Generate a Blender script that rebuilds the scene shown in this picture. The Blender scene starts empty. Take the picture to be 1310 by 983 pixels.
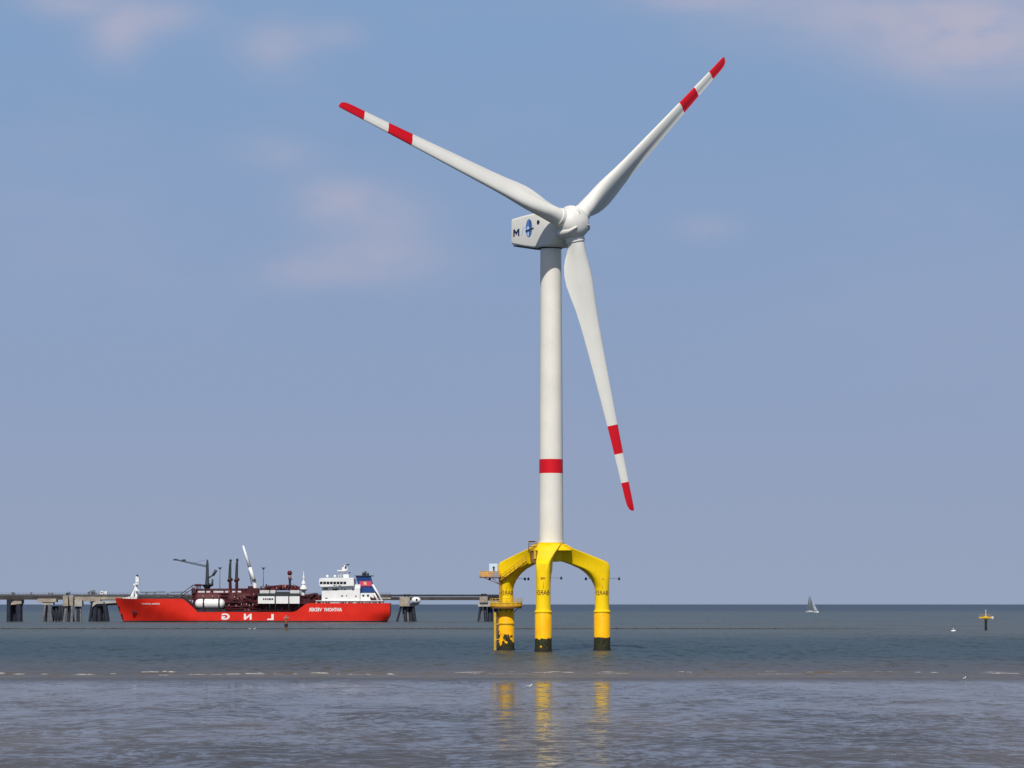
import bpy, math, random, os
from mathutils import Vector, Matrix
import numpy as np
R = math.radians
sc = bpy.context.scene
col = sc.collection
random.seed(7)

# ------------------------------------------------------------------ camera
F = 3660.0                                    # focal length in photo pixels (photo is 1310 x 983)
CX, CY, HOR = 655.0, 491.5, 773.0
PITCH = math.atan((HOR - CY) / F)
CAM_H = 59.0 * 600.0 / F                      # 9.67 m above the water
cp, sp_ = math.cos(PITCH), math.sin(PITCH)

def at(px, py, Y):
    """world point seen at photo pixel (px, py) at ground distance Y"""
    x, v = (px - CX) / F, (CY - py) / F
    dy = cp - v * sp_
    dz = sp_ + v * cp
    t = Y / dy
    return Vector((x * t, Y, CAM_H + dz * t))

def ground(py):                               # distance of the water surface seen at row py
    v = (CY - py) / F
    return -CAM_H * (cp - v * sp_) / (sp_ + v * cp)

cam = bpy.data.cameras.new('camera')
cam.sensor_width = 36.0
cam.lens = 36.0 * F / 1310.0
cam.clip_start, cam.clip_end = 1.0, 150000.0
co = bpy.data.objects.new('camera', cam)
col.objects.link(co)
co.location = (0, 0, CAM_H)
co.rotation_euler = (R(90) + PITCH, 0, 0)
sc.camera = co

# ------------------------------------------------------------------ mesh builder
class MB:
    def __init__(s):
        s.v, s.f, s.m, s.sm = [], [], [], []
    def add(s, verts, faces, mi=0, smooth=False):
        b = len(s.v)
        s.v += [tuple(p) for p in verts]
        for f in faces:
            s.f.append([b + i for i in f]); s.m.append(mi); s.sm.append(smooth)
    def box(s, x0, x1, y0, y1, z0, z1, mi=0, bev=0.0):
        if bev <= 0:
            v = [(x, y, z) for z in (z0, z1) for y in (y0, y1) for x in (x0, x1)]
            f = [(0, 2, 3, 1), (4, 5, 7, 6), (0, 1, 5, 4), (1, 3, 7, 5), (3, 2, 6, 7), (2, 0, 4, 6)]
            s.add(v, f, mi)
        else:
            pts = [(x0 + bev, y0), (x1 - bev, y0), (x1, y0 + bev), (x1, y1 - bev), (x1 - bev, y1), (x0 + bev, y1), (x0, y1 - bev), (x0, y0 + bev)]
            v = [(x, y, z0) for x, y in pts] + [(x, y, z1 - bev) for x, y in pts]
            k = [(min(max(x, x0 + bev), x1 - bev), min(max(y, y0 + bev), y1 - bev), z1) for x, y in pts]
            f = [tuple(reversed(range(8)))]
            for i in range(8):
                j = (i + 1) % 8
                f.append((i, j, 8 + j, 8 + i)); f.append((8 + i, 8 + j, 16 + j, 16 + i))
            f.append(tuple(range(16, 24)))
            s.add(v + k, f, mi)
    def tube(s, a, b, r0, r1=None, n=8, mi=0, caps=True, smooth=True):
        a, b = Vector(a), Vector(b)
        r1 = r0 if r1 is None else r1
        d = (b - a).normalized()
        u = d.orthogonal().normalized(); w = d.cross(u)
        v = []
        for p, r in ((a, r0), (b, r1)):
            for i in range(n):
                t = 2 * math.pi * i / n
                v.append(p + u * r * math.cos(t) + w * r * math.sin(t))
        s.add(v, [(i, (i + 1) % n, n + (i + 1) % n, n + i) for i in range(n)], mi, smooth)
        if caps:
            s.add(v[:n], [tuple(reversed(range(n)))], mi); s.add(v[n:], [tuple(range(n))], mi)
    def loft(s, rings, mi=0, smooth=True, caps=True, closed=True, mis=None):
        n = len(rings[0]); v = [p for r in rings for p in r]; b = len(s.v)
        s.v += [tuple(p) for p in v]
        for k in range(len(rings) - 1):
            for i in range(n if closed else n - 1):
                j = (i + 1) % n
                s.f.append([b + k * n + i, b + k * n + j, b + (k + 1) * n + j, b + (k + 1) * n + i])
                s.m.append(mis[k] if mis else mi); s.sm.append(smooth)
        if caps:
            s.add(rings[0], [tuple(reversed(range(n)))], mis[0] if mis else mi)
            s.add(rings[-1], [tuple(range(n))], mis[-1] if mis else mi)
    def lathe(s, c, prof, n=32, mi=0, axis=None, smooth=True, mis=None, caps=True):
        """prof: list of (radius, height along the axis)"""
        c = Vector(c)
        ax = Vector(axis).normalized() if axis else Vector((0, 0, 1))
        u = Vector((1, 0, 0)) if abs(ax.z) > .99 else ax.orthogonal().normalized()
        w = ax.cross(u)
        rings = [[c + ax * h + u * r * math.cos(2 * math.pi * i / n) + w * r * math.sin(2 * math.pi * i / n) for i in range(n)] for r, h in prof]
        s.loft(rings, mi, smooth, caps, True, mis)
    def ball(s, c, r, n=12, mi=0, sx=1, sy=1, sz=1):
        c = Vector(c); rings = []
        for k in range(1, n // 2 + 1):
            t = math.pi * (k - .5) / (n // 2) - math.pi / 2
            rings.append([c + Vector((r * sx * math.cos(t) * math.cos(2 * math.pi * i / n), r * sy * math.cos(t) * math.sin(2 * math.pi * i / n), r * sz * math.sin(t))) for i in range(n)])
        s.loft(rings, mi)
    def prism(s, poly, y0, y1, mi=0):
        """poly: (x, z) outline extruded along y"""
        n = len(poly)
        s.add([(x, y0, z) for x, z in poly] + [(x, y1, z) for x, z in poly],
              [tuple(range(n)), tuple(reversed(range(n, 2 * n)))] + [(i, n + i, n + (i + 1) % n, (i + 1) % n) for i in range(n)], mi)
    def build(s, name, mats, parent=None):
        o0 = Vector((0, 0, 0))
        p = parent
        while p is not None:
            o0 = o0 + p.location; p = p.parent
        me = bpy.data.meshes.new(name)
        me.from_pydata([(x - o0.x, y - o0.y, z - o0.z) for x, y, z in s.v], [], s.f)
        if not isinstance(mats, (list, tuple)): mats = [mats]
        for m in mats: me.materials.append(m)
        me.polygons.foreach_set('material_index', s.m)
        me.polygons.foreach_set('use_smooth', s.sm)
        me.update()
        import bmesh
        bm = bmesh.new(); bm.from_mesh(me)
        bmesh.ops.remove_doubles(bm, verts=bm.verts, dist=0.0005)
        bmesh.ops.recalc_face_normals(bm, faces=bm.faces)
        for e in bm.edges:
            if len(e.link_faces) == 2 and e.calc_face_angle(0) > R(38): e.smooth = False
        bm.to_mesh(me); bm.free()
        ob = bpy.data.objects.new(name, me)
        col.objects.link(ob)
        if parent is not None: ob.parent = parent
        return ob

def thing(name, label, cat, loc=(0, 0, 0), group=None):
    o = bpy.data.objects.new(name, None); col.objects.link(o)
    o.location = loc
    o.empty_display_size = .5
    return tag(o, label, cat, group)
def tag(o, label=None, cat=None, group=None, kind=None):
    if label: o['label'] = label
    if cat: o['category'] = cat
    if group: o['group'] = group
    if kind: o['kind'] = kind
    return o
def copy_tree(o, parent=None):
    c = o.copy(); col.objects.link(c)
    if parent is not None: c.parent = parent
    for ch in list(o.children): copy_tree(ch, c)
    return c

def text_mesh(word, size, depth=.02, bold=0.0, mirror=True):
    """the built-in font turned to a mesh, centred, lying in x-z, mirrored as the photograph shows it"""
    cu = bpy.data.curves.new('lettering', 'FONT')
    cu.body = word; cu.size = size; cu.align_x = 'CENTER'; cu.extrude = depth / 2; cu.offset = bold
    cu.resolution_u = 3
    tmp = bpy.data.objects.new('lettering', cu); col.objects.link(tmp)
    dg = bpy.context.evaluated_depsgraph_get()
    me = bpy.data.meshes.new_from_object(tmp.evaluated_get(dg))
    v = [tuple(x.co) for x in me.vertices]; f = [list(p.vertices) for p in me.polygons]
    bpy.data.objects.remove(tmp); bpy.data.curves.remove(cu); bpy.data.meshes.remove(me)
    ys = [p[1] for p in v]; cy = (min(ys) + max(ys)) / 2
    sx = -1 if mirror else 1
    return [(sx * p[0], -p[2], p[1] - cy) for p in v], f

# ------------------------------------------------------------------ materials
def nm(name):
    m = bpy.data.materials.new(name); m.use_nodes = True
    nt = m.node_tree; b = nt.nodes['Principled BSDF']
    return m, nt, b
def N(nt, t, **k):
    n = nt.nodes.new(t)
    for a, v in k.items():
        if a == 'inp':
            for i, x in v.items(): n.inputs[i].default_value = x
        else: setattr(n, a, v)
    return n
def math_(nt, op, a, b=None, c=None, clamp=False):
    n = nt.nodes.new('ShaderNodeMath'); n.operation = op; n.use_clamp = clamp
    for i, x in enumerate((a, b, c)):
        if x is None: continue
        if isinstance(x, (int, float)): n.inputs[i].default_value = x
        else: nt.links.new(x, n.inputs[i])
    return n.outputs[0]
def mix(nt, f, a, b):
    n = nt.nodes.new('ShaderNodeMix'); n.data_type = 'RGBA'
    for i, x in ((0, f), (6, a), (7, b)):
        if isinstance(x, (int, float)): n.inputs[i].default_value = x
        elif isinstance(x, tuple): n.inputs[i].default_value = x if len(x) == 4 else x + (1,)
        else: nt.links.new(x, n.inputs[i])
    return n.outputs[2]
def ramp(nt, x, lo, hi):
    n = nt.nodes.new('ShaderNodeMapRange'); n.interpolation_type = 'SMOOTHSTEP'
    nt.links.new(x, n.inputs[0]); n.inputs[1].default_value = lo; n.inputs[2].default_value = hi
    return n.outputs[0]
def noise(nt, scale, detail=3, rough=.55, vec=None, out='Fac', sc_=None):
    n = nt.nodes.new('ShaderNodeTexNoise'); n.inputs['Scale'].default_value = scale
    n.inputs['Detail'].default_value = detail; n.inputs['Roughness'].default_value = rough
    if sc_ is not None:
        mp = nt.nodes.new('ShaderNodeMapping'); mp.inputs['Scale'].default_value = sc_
        nt.links.new(vec, mp.inputs[0]); vec = mp.outputs[0]
    if vec is not None: nt.links.new(vec, n.inputs['Vector'])
    return n.outputs[out]

def paint(name, c, rough=.45, var=.12, scale=.6, streak=0.0, dirt=(.25, .2, .15)):
    """weathered paint: slight tone variation, optional vertical runs of dirt"""
    m, nt, b = nm(name)
    g = nt.nodes.new('ShaderNodeNewGeometry').outputs['Position']
    n1 = noise(nt, scale, 5, .6, g)
    d = tuple(x * (1 - var) for x in c); l = tuple(min(1, x * (1 + var * .6)) for x in c)
    cc = mix(nt, ramp(nt, n1, .35, .7), d, l)
    if streak > 0:
        n2 = noise(nt, 1.0, 4, .6, g, sc_=(2.2, 2.2, .12))
        cc = mix(nt, math_(nt, 'MULTIPLY', ramp(nt, n2, .52, .8), streak), cc, dirt)
    b.inputs['Specular IOR Level'].default_value = .3
    nt.links.new(cc, b.inputs['Base Color'])
    nt.links.new(math_(nt, 'MULTIPLY_ADD', n1, .25, rough - .12), b.inputs['Roughness'])
    return m

M = {}
M['tower'] = paint('tower_paint', (.79, .76, .69), .4, .05, .15, .10, (.45, .42, .36))
M['blade'] = paint('blade_paint', (.75, .74, .69), .38, .04, .1)
M['nacelle'] = paint('nacelle_paint', (.74, .725, .68), .4, .05, .2, .08, (.5, .46, .4))
M['red'] = paint('signal_red', (.64, .006, .016), .4, .06, .2)
M['yellow'] = paint('tripod_yellow', (.97, .645, .001), .45, .05, .35, .30, (.60, .28, .006))
M['grating'] = paint('platform_orange', (.74, .36, .03), .55, .2, .9, .35, (.30, .14, .03))
M['rust'] = paint('rusty_brown', (.22, .10, .045), .7, .3, 1.2)
M['navy'] = paint('navy_print', (.02, .022, .08), .5, .05)
M['paleblue'] = paint('pale_blue_print', (.45, .62, .80), .5, .05)
M['midblue'] = paint('blue_print', (.10, .22, .55), .5, .1, 3.0)
M['black'] = paint('black_paint', (.018, .018, .022), .5, .2)
M['lampgrey'] = paint('dark_lamp_housing', (.04, .04, .055), .4, .2)
M['cabinet'] = paint('pale_cabinet', (.60, .72, .80), .4, .06)
M['hull'] = paint('hull_red', (.70, .022, .010), .42, .10, .12, .22, (.42, .03, .025))
M['boot'] = paint('boot_topping', (.03, .035, .04), .6, .3, .4)
M['maroon'] = paint('deck_maroon', (.065, .009, .013), .6, .35, .5)
M['maroon_light'] = paint('pipe_maroon', (.085, .012, .017), .6, .4, .7)
M['pinkpipe'] = paint('faded_pipe', (.42, .24, .24), .55, .3, .9)
M['white'] = paint('ship_white', (.80, .80, .79), .4, .05, .3, .10, (.55, .48, .40))
M['offwhite'] = paint('dull_white', (.62, .60, .60), .5, .12, .5)
M['glass'] = paint('dark_glass', (.012, .014, .02), .12, .1)
M['funnel'] = paint('funnel_blue', (.016, .05, .19), .4, .1, .3)
M['funnelband'] = paint('funnel_pink_red', (.62, .07, .14), .4, .1, .5)
M['emblem'] = paint('emblem_cream', (.75, .52, .28), .5, .1)
M['steel'] = paint('dark_steel', (.045, .055, .06), .5, .25, .8)
M['darkred'] = paint('dark_red_ball', (.10, .008, .014), .5, .15)
M['concrete'] = paint('concrete', (.36, .31, .25), .85, .25, .35, .4, (.16, .14, .12))
M['concrete_pale'] = paint('pale_concrete', (.42, .40, .37), .85, .2, .5, .4, (.2, .18, .16))
M['pile'] = paint('dark_pile', (.022, .026, .042), .7, .3, .5)
M['pile_grey'] = paint('grey_pile', (.16, .16, .17), .8, .3, .5, .5, (.05, .05, .06))
M['deck'] = paint('jetty_beam', (.06, .052, .05), .8, .3, .25, .4, (.04, .035, .03))
M['sail'] = paint('grey_sail', (.10, .12, .145), .7, .1, .3)
M['sail_pale'] = paint('pale_sail', (.36, .40, .46), .7, .1, .3)
M['beaconyellow'] = paint('beacon_yellow', (.68, .42, .03), .5, .15, 1.0)
M['rock'] = paint('weedy_rock', (.06, .055, .045), .8, .4, .8)
M['weed'] = paint('dark_weed', (.016, .016, .010), .8, .4, 1.5)
M['print'] = paint('dark_brown_print', (.07, .05, .025), .6, .3, 3.0)
M['red_fitting'] = paint('red_deck_fitting', (.28, .03, .035), .5, .3, 1.0)
M['gull'] = paint('white_feathers', (.75, .75, .74), .7, .05, 8.0)
M['gullgrey'] = paint('grey_feathers', (.35, .36, .38), .7, .05, 8.0)

def pile_paint():
    """orange-yellow pile whose foot is overgrown with weed; ragged upper edge of the growth"""
    m, nt, b = nm('pile_yellow_with_growth')
    g = nt.nodes.new('ShaderNodeNewGeometry').outputs['Position']
    z = nt.nodes.new('ShaderNodeSeparateXYZ'); nt.links.new(g, z.inputs[0])
    n1 = noise(nt, .4, 4, .6, g)
    n2 = noise(nt, 1.0, 4, .6, g, sc_=(2.5, 2.5, .15))
    yel = mix(nt, ramp(nt, n1, .3, .7), (.92, .43, .001), (.97, .53, .001))
    yel = mix(nt, math_(nt, 'MULTIPLY', ramp(nt, n2, .55, .8), .3), yel, (.5, .2, .01))
    big = noise(nt, .55, 4, .62, g)
    lft = ramp(nt, z.outputs[0], 4.0, 1.0)
    lvl = math_(nt, 'ADD', math_(nt, 'MULTIPLY_ADD', big, .9, 2.3), math_(nt, 'MULTIPLY', math_(nt, 'SUBTRACT', big, .5), math_(nt, 'MULTIPLY', lft, 5.0)))
    lvl = math_(nt, 'ADD', lvl, math_(nt, 'MULTIPLY', math_(nt, 'SUBTRACT', noise(nt, .9, 4, .6, g), .5), math_(nt, 'MULTIPLY_ADD', ramp(nt, z.outputs[0], 15.0, 11.0), 2.0, .3)))                  # height of the weed line
    k = ramp(nt, math_(nt, 'SUBTRACT', lvl, z.outputs[2]), -.05, .12)
    # scraped patches where the paint shows through the growth, only above the lowest metre
    pt = math_(nt, 'MULTIPLY', ramp(nt, math_(nt, 'MULTIPLY_ADD', lft, .08, noise(nt, .75, 3, .5, g)), .66, .69), ramp(nt, z.outputs[2], .6, 1.2))
    k = math_(nt, 'MULTIPLY', k, math_(nt, 'SUBTRACT', 1.0, pt))
    weed = mix(nt, ramp(nt, noise(nt, 3.0, 4, .6, g), .4, .65), (.012, .013, .006), (.05, .05, .022))
    b.inputs['Specular IOR Level'].default_value = .25
    nt.links.new(mix(nt, k, yel, weed), b.inputs['Base Color'])
    nt.links.new(math_(nt, 'MULTIPLY_ADD', k, .4, .42), b.inputs['Roughness'])
    return m
M['pileyellow'] = pile_paint()

def wavy_normal(nt, layers):
    """unit normal tilted by noise slopes: layers = (scale xyz, strength x, strength y, detail)"""
    g = nt.nodes.new('ShaderNodeNewGeometry').outputs['Position']
    acc = None
    for s, kx, ky, det in layers:
        c = noise(nt, 1.0, det, .55, g, 'Color', sc_=s)
        v = nt.nodes.new('ShaderNodeVectorMath'); v.operation = 'SUBTRACT'; nt.links.new(c, v.inputs[0]); v.inputs[1].default_value = (.5, .5, .5)
        w = nt.nodes.new('ShaderNodeVectorMath'); w.operation = 'MULTIPLY'; nt.links.new(v.outputs[0], w.inputs[0]); w.inputs[1].default_value = (kx, ky, 0)
        if acc is None: acc = w.outputs[0]
        else:
            a = nt.nodes.new('ShaderNodeVectorMath'); a.operation = 'ADD'; nt.links.new(acc, a.inputs[0]); nt.links.new(w.outputs[0], a.inputs[1]); acc = a.outputs[0]
    a = nt.nodes.new('ShaderNodeVectorMath'); a.operation = 'ADD'; nt.links.new(acc, a.inputs[0])
    nt.links.new(nt.nodes.new('ShaderNodeNewGeometry').outputs['Normal'], a.inputs[1])
    n = nt.nodes.new('ShaderNodeVectorMath'); n.operation = 'NORMALIZE'; nt.links.new(a.outputs[0], n.inputs[0])
    return n.outputs[0], g

def sea_mat():
    m, nt, b = nm('sea_water')
    nrm, g = wavy_normal(nt, [((.06, .02, .1), .25, .45, 4), ((.55, .17, .5), .7, 1.3, 5)])
    nt.links.new(nrm, b.inputs['Normal'])
    xyz = nt.nodes.new('ShaderNodeSeparateXYZ'); nt.links.new(g, xyz.inputs[0])
    wob = noise(nt, 1.0, 4, .6, g, sc_=(.006, .004, .01))
    yy = math_(nt, 'MULTIPLY_ADD', math_(nt, 'SUBTRACT', wob, .5), 260.0, xyz.outputs[1])
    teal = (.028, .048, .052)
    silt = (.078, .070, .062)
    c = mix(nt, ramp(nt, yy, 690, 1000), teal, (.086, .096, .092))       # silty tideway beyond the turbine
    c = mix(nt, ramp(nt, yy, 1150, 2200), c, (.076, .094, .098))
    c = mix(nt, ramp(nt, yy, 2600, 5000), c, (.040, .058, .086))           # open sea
    sh = math_(nt, 'MULTIPLY_ADD', math_(nt, 'SUBTRACT', wob, .5), 60.0, xyz.outputs[1])
    c = mix(nt, ramp(nt, sh, 545, 430), c, silt)                          # stirred-up silt near the shore
    c = mix(nt, ramp(nt, xyz.outputs[1], 424, 408), c, (.115, .092, .072))   # brown water of the last small waves
    pat = noise(nt, 1.0, 4, .6, g, sc_=(.02, .006, .02))
    c = mix(nt, math_(nt, 'MULTIPLY', ramp(nt, pat, .45, .7), .4), c, (.045, .05, .053))
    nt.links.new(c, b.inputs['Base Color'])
    b.inputs['IOR'].default_value = 1.33
    b.inputs['Roughness'].default_value = .34
    b.inputs['Specular IOR Level'].default_value = .13
    return m
M['sea'] = sea_mat()

def mud_mat():
    """film of still water over rippled grey mud: glassy where the film lies, dull where ridges stand out of it"""
    m, nt, b = nm('wet_mudflat')
    nrm, g = wavy_normal(nt, [((.12, .045, .1), .003, .012, 4), ((.8, .22, .5), .006, .036, 4)])
    nt.links.new(nrm, b.inputs['Normal'])
    wp = noise(nt, 1.0, 3, .5, g, 'Color', sc_=(.06, .03, .1))
    vv = nt.nodes.new('ShaderNodeVectorMath'); vv.operation = 'MULTIPLY_ADD'
    nt.links.new(wp, vv.inputs[0]); vv.inputs[1].default_value = (12, 18, 0); nt.links.new(g, vv.inputs[2])
    p0 = noise(nt, 1.0, 4, .6, vv.outputs[0], sc_=(.022, .016, .1))
    p1 = noise(nt, 1.0, 5, .65, vv.outputs[0], sc_=(.11, .045, .1))
    p2 = noise(nt, 1.0, 6, .7, vv.outputs[0], sc_=(.34, .20, .1))
    p3 = noise(nt, 1.0, 5, .7, vv.outputs[0], sc_=(.95, .50, .1))
    wet = math_(nt, 'ADD', math_(nt, 'ADD', math_(nt, 'MULTIPLY', p0, .09), math_(nt, 'MULTIPLY', p1, .20)), math_(nt, 'ADD', math_(nt, 'MULTIPLY', p2, .30), math_(nt, 'MULTIPLY', p3, .41)))
    yy = nt.nodes.new('ShaderNodeSeparateXYZ'); nt.links.new(g, yy.inputs[0])
    wet = math_(nt, 'ADD', wet, math_(nt, 'MULTIPLY', ramp(nt, yy.outputs[1], 175, 330), .05))   # the film thins out towards the beach
    edge = ramp(nt, yy.outputs[1], 345, 379)                              # drained strip of sand at the water's edge
    k = math_(nt, 'MULTIPLY', ramp(nt, wet, .435, .575), math_(nt, 'MULTIPLY_ADD', edge, -.8, 1.0))
    tone = noise(nt, 1.0, 4, .6, g, sc_=(.03, .012, .1))
    base = mix(nt, ramp(nt, tone, .4, .62), (.074, .069, .072), (.118, .106, .106))
    nt.links.new(mix(nt, math_(nt, 'MULTIPLY', edge, .7), base, mix(nt, ramp(nt, yy.outputs[1], 374, 380), (.075, .075, .076), (.17, .14, .115))), b.inputs['Base Color'])
    nt.links.new(math_(nt, 'MULTIPLY_ADD', k, -.38, .44), b.inputs['Roughness'])
    nt.links.new(math_(nt, 'MULTIPLY_ADD', k, .22, .09), b.inputs['Specular IOR Level'])
    b.inputs['IOR'].default_value = 1.33
    # crests too small to see one by one stand dry between the pools
    df = nt.nodes.new('ShaderNodeBsdfDiffuse'); nt.links.new(base, df.inputs[0])
    ms = nt.nodes.new('ShaderNodeMixShader')
    nt.links.new(math_(nt, 'MULTIPLY_ADD', noise(nt, 1.0, 4, .65, g, sc_=(.14, .05, .1)), .60, -.01), ms.inputs[0])
    nt.links.new(b.outputs[0], ms.inputs[1]); nt.links.new(df.outputs[0], ms.inputs[2])
    nt.links.new(ms.outputs[0], nt.nodes['Material Output'].inputs[0])
    return m
M['mud'] = mud_mat()

def foam_mat():
    m, nt, b = nm('foam')
    g = nt.nodes.new('ShaderNodeNewGeometry').outputs['Position']
    n1 = noise(nt, 1.3, 4, .6, g)
    nt.links.new(mix(nt, ramp(nt, n1, .35, .65), (.26, .23, .20), (.62, .59, .56)), b.inputs['Base Color'])
    b.inputs['Roughness'].default_value = .8
    return m
M['foam'] = foam_mat()

# ------------------------------------------------------------------ setting
def grid(xs, ys, zf, mb):
    nx = len(xs); b = len(mb.v)
    mb.v += [(x, y, zf(x, y)) for y in ys for x in xs]
    for j in range(len(ys) - 1):
        for i in range(nx - 1):
            mb.f.append([b + j * nx + i, b + j * nx + i + 1, b + (j + 1) * nx + i + 1, b + (j + 1) * nx + i]); mb.m.append(0); mb.sm.append(True)

def shore(x):      # wandering waterline
    return 383 + 2.5 * math.sin(x * .021 + 1.0) + 1.5 * math.sin(x * .077) + .6 * math.sin(x * .31 + 2) - .03 * x
def crest(x):
    return 403 + 3 * math.sin(x * .035 + .6) + 1.6 * math.sin(x * .13)
def zsea(x, y):
    z = 0.0
    if 372 < y < 448:
        e = min(1, (y - 372) / 8, (448 - y) / 8, max(0, (190 - abs(x)) / 20))
        a = .20 + .12 * math.sin(x * .047 + 1) * math.sin(x * .019)
        z += e * a * math.exp(-((y - crest(x)) / 2.2) ** 2)
        z += e * .07 * math.exp(-((y - crest(x) - 14 - 3 * math.sin(x * .05)) / 2.5) ** 2)
        z += e * .06 * math.exp(-((y - crest(x) + 9 - 2 * math.sin(x * .06)) / 1.6) ** 2)
    return z
mb = MB()
fx = [-200 + i * 1.6 for i in range(251)]
grid(fx, [370 + i * 1.0 for i in range(81)], zsea, mb)
far = lambda x, y: 0.0
grid([-60000, -3000, -200], [370, 450], far, mb); grid([200, 3000, 60000], [370, 450], far, mb)
grid([-60000, -3000, -200, 200, 3000, 60000], [450, 900, 2000, 6000, 20000, 70000], far, mb)
tag(mb.build('sea', M['sea']), kind='structure')

def zmud(x, y):
    d = y - shore(x)
    return .012 if d < -1.5 else .012 - .03 * (d + 1.5)
mb = MB()
grid([-1500, -600] + fx[::2] + [600, 1500], [-300, -50, 100, 200, 300, 360] + [366 + i for i in range(60)], zmud, mb)
tag(mb.build('mudflat', M['mud']), kind='structure')

# foam of the small breakers
mb = MB()
rnd = random.Random(5)
def foam_strip(x0, x1, yc, h, w):
    n = max(4, int((x1 - x0) / .5)); rings = []
    for i in range(n + 1):
        t = i / n; x = x0 + (x1 - x0) * t
        e = math.sin(math.pi * min(.97, max(.03, t))) ** .5 * (.55 + .45 * rnd.random())
        y = yc(x) + .25 * math.sin(x * 1.1)
        zb = zsea(x, y)
        rings.append([(x, y - w * e, zb - .03), (x, y - w * .5 * e, zb + h * e * .8), (x, y, zb + h * e), (x, y + w * .6 * e, zb - .03)])
    mb.loft(rings, closed=True)
def X_(px, Y): return (px - CX) / F * Y
frnd = random.Random(9)
for a, b_, dy, h in [(5, 28, 0, .10), (30, 62, -1, .14), (66, 80, -2, .08), (103, 126, 1, .16), (152, 176, -1, .12), (160, 190, 3, .10), (188, 231, 1.5, .20), (176, 200, 6, .1),
                     (250, 300, -6, .06), (296, 345, -4, .13), (330, 356, -2, .16), (345, 385, -4, .12), (400, 455, -3, .10), (470, 506, -4, .14), (498, 515, -6, .06), (545, 572, 2, .10), (590, 612, 2, .14), (600, 628, -3, .1),
                     (646, 681, 4, .24), (655, 668, 6, .1), (700, 735, 0, .12), (770, 812, -2, .12), (812, 842, -3, .13), (868, 885, 0, .08), (905, 922, 0, .10), (960, 1000, 1, .1), (1010, 1060, 0, .08), (1040, 1056, 4, .12),
                     (1075, 1110, 1, .1), (1120, 1142, 1, .12), (1170, 1200, -1, .07), (1250, 1290, -2, .07), (-40, 2, 0, .1), (1295, 1340, 0, .1)]:
    xa, xb = X_(a, 403), X_(b_, 403); x = xa
    while x < xb:                                             # each breaker is a run of broken, uneven patches
        l = frnd.uniform(.6, 2.6); hh = h * (.9 if a < 690 else .4); frnd.random() < .72 and foam_strip(x, min(xb, x + l), (lambda q, d=dy + frnd.uniform(-1.6, 1.6): crest(q) + d - .6), hh * frnd.uniform(.25, 1.0), .7); x += l + frnd.uniform(-.1, .5 if h > .12 and a < 690 else 2.0)
for i in range(46):
    a = rnd.uniform(-160, 160)
    foam_strip(a, a + rnd.uniform(1, 6), (lambda x, d=rnd.uniform(-11, 6): crest(x) + d), rnd.uniform(.02, .06), .5)
tag(mb.build('surf_foam', M['foam']), 'thin white foam of small breakers along the edge of the mudflat', 'foam', kind='stuff')

# ------------------------------------------------------------------ wind turbine
TX, TY = (705.0 - CX) / F * 600.0, 600.0
turb = thing('wind_turbine', 'tall white three-bladed wind turbine with red bands on a yellow tripod in water', 'wind turbine', (TX, TY, 0))
def zt(py, dy=0.0): return at(705, py, TY + dy).z

# tower
z0, z1 = zt(694.5), zt(317)
rb = lambda z: 2.58 + (2.22 - 2.58) * (z - z0) / (z1 - z0)
b0, b1 = zt(606), zt(588)
mb = MB()
zs = [z0, z0 + .25, z0 + .26, z0 + 8] ; prof = [(rb(z0) + .12, z0), (rb(z0) + .12, z0 + .25)]
mis = [0]
lv = [z0 + .25, z0 + 7, b0, b1, 50, 60, 70, 80, z1]
for i, z in enumerate(lv):
    prof.append((rb(z), z)); mis.append(0)
mis = [0, 0] + [1 if lv[i] == b0 else 0 for i in range(len(lv) - 1)]
mb.lathe((TX, TY, 0), prof, 64, mis=mis)
tower = mb.build('tower', [M['tower'], M['red']], turb)
for z in (49.6, 64.0, 76.5):                                     # faint flange seams between the tower sections
    mb = MB(); mb.lathe((TX, TY, 0), [(rb(z) - .05, z), (rb(z) + .006, z + .02), (rb(z) + .006, z + .10), (rb(z) - .05, z + .16)], 64)
    mb.build('flange', M['tower'], tower)

# rotor frame
PHI, TILT, AZ = R(37.9), R(4.0), 41.8
OH = 7.05
HUB = Vector((TX + OH * math.sin(PHI), TY - OH * math.cos(PHI), 89.0))
n_ = Vector((math.sin(PHI) * math.cos(TILT), -math.cos(PHI) * math.cos(TILT), math.sin(TILT)))
u_ = Vector((math.cos(PHI), math.sin(PHI), 0))
w_ = n_.cross(u_) * 1.0
if w_.z < 0: w_ = -w_
fwd = Vector((math.sin(PHI), -math.cos(PHI), 0))

def section(chord, t, circ, beta, pre=0.0):
    """blade section in (LE direction, upwind direction), pressure side upwind"""
    pts = []; n = 20; ax = .33
    cb, sb = math.cos(beta), math.sin(beta)
    for k in range(2 * n):
        th = 2 * math.pi * k / (2 * n)
        x = .5 * (1 + math.cos(th))                    # 1 = leading edge ... 0 = trailing edge, measured from TE
        xc = 1 - x
        yt = 5 * t * (.2969 * math.sqrt(max(xc, 0)) - .1260 * xc - .3516 * xc ** 2 + .2843 * xc ** 3 - .1015 * xc ** 4)
        cam_ = -.10 * (xc - xc * xc) * 1.6 * (.3 if t > .4 else .5)
        if math.sin(th) >= 0:
            s = min(1, max(0, (xc - .45) / .5)); s = s * s * (3 - 2 * s)
            y = cam_ + yt * (1 - .75 * s)
        else: y = cam_ - yt
        X, Y = (x - (1 - ax)) * chord, y * chord
        Xc, Yc = 1.82 * math.cos(th), 1.82 * math.sin(th)
        X, Y = X * (1 - circ) + Xc * circ, Y * (1 - circ) + Yc * circ
        pts.append((X * cb - Y * sb, X * sb + Y * cb + pre))
    return pts
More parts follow.
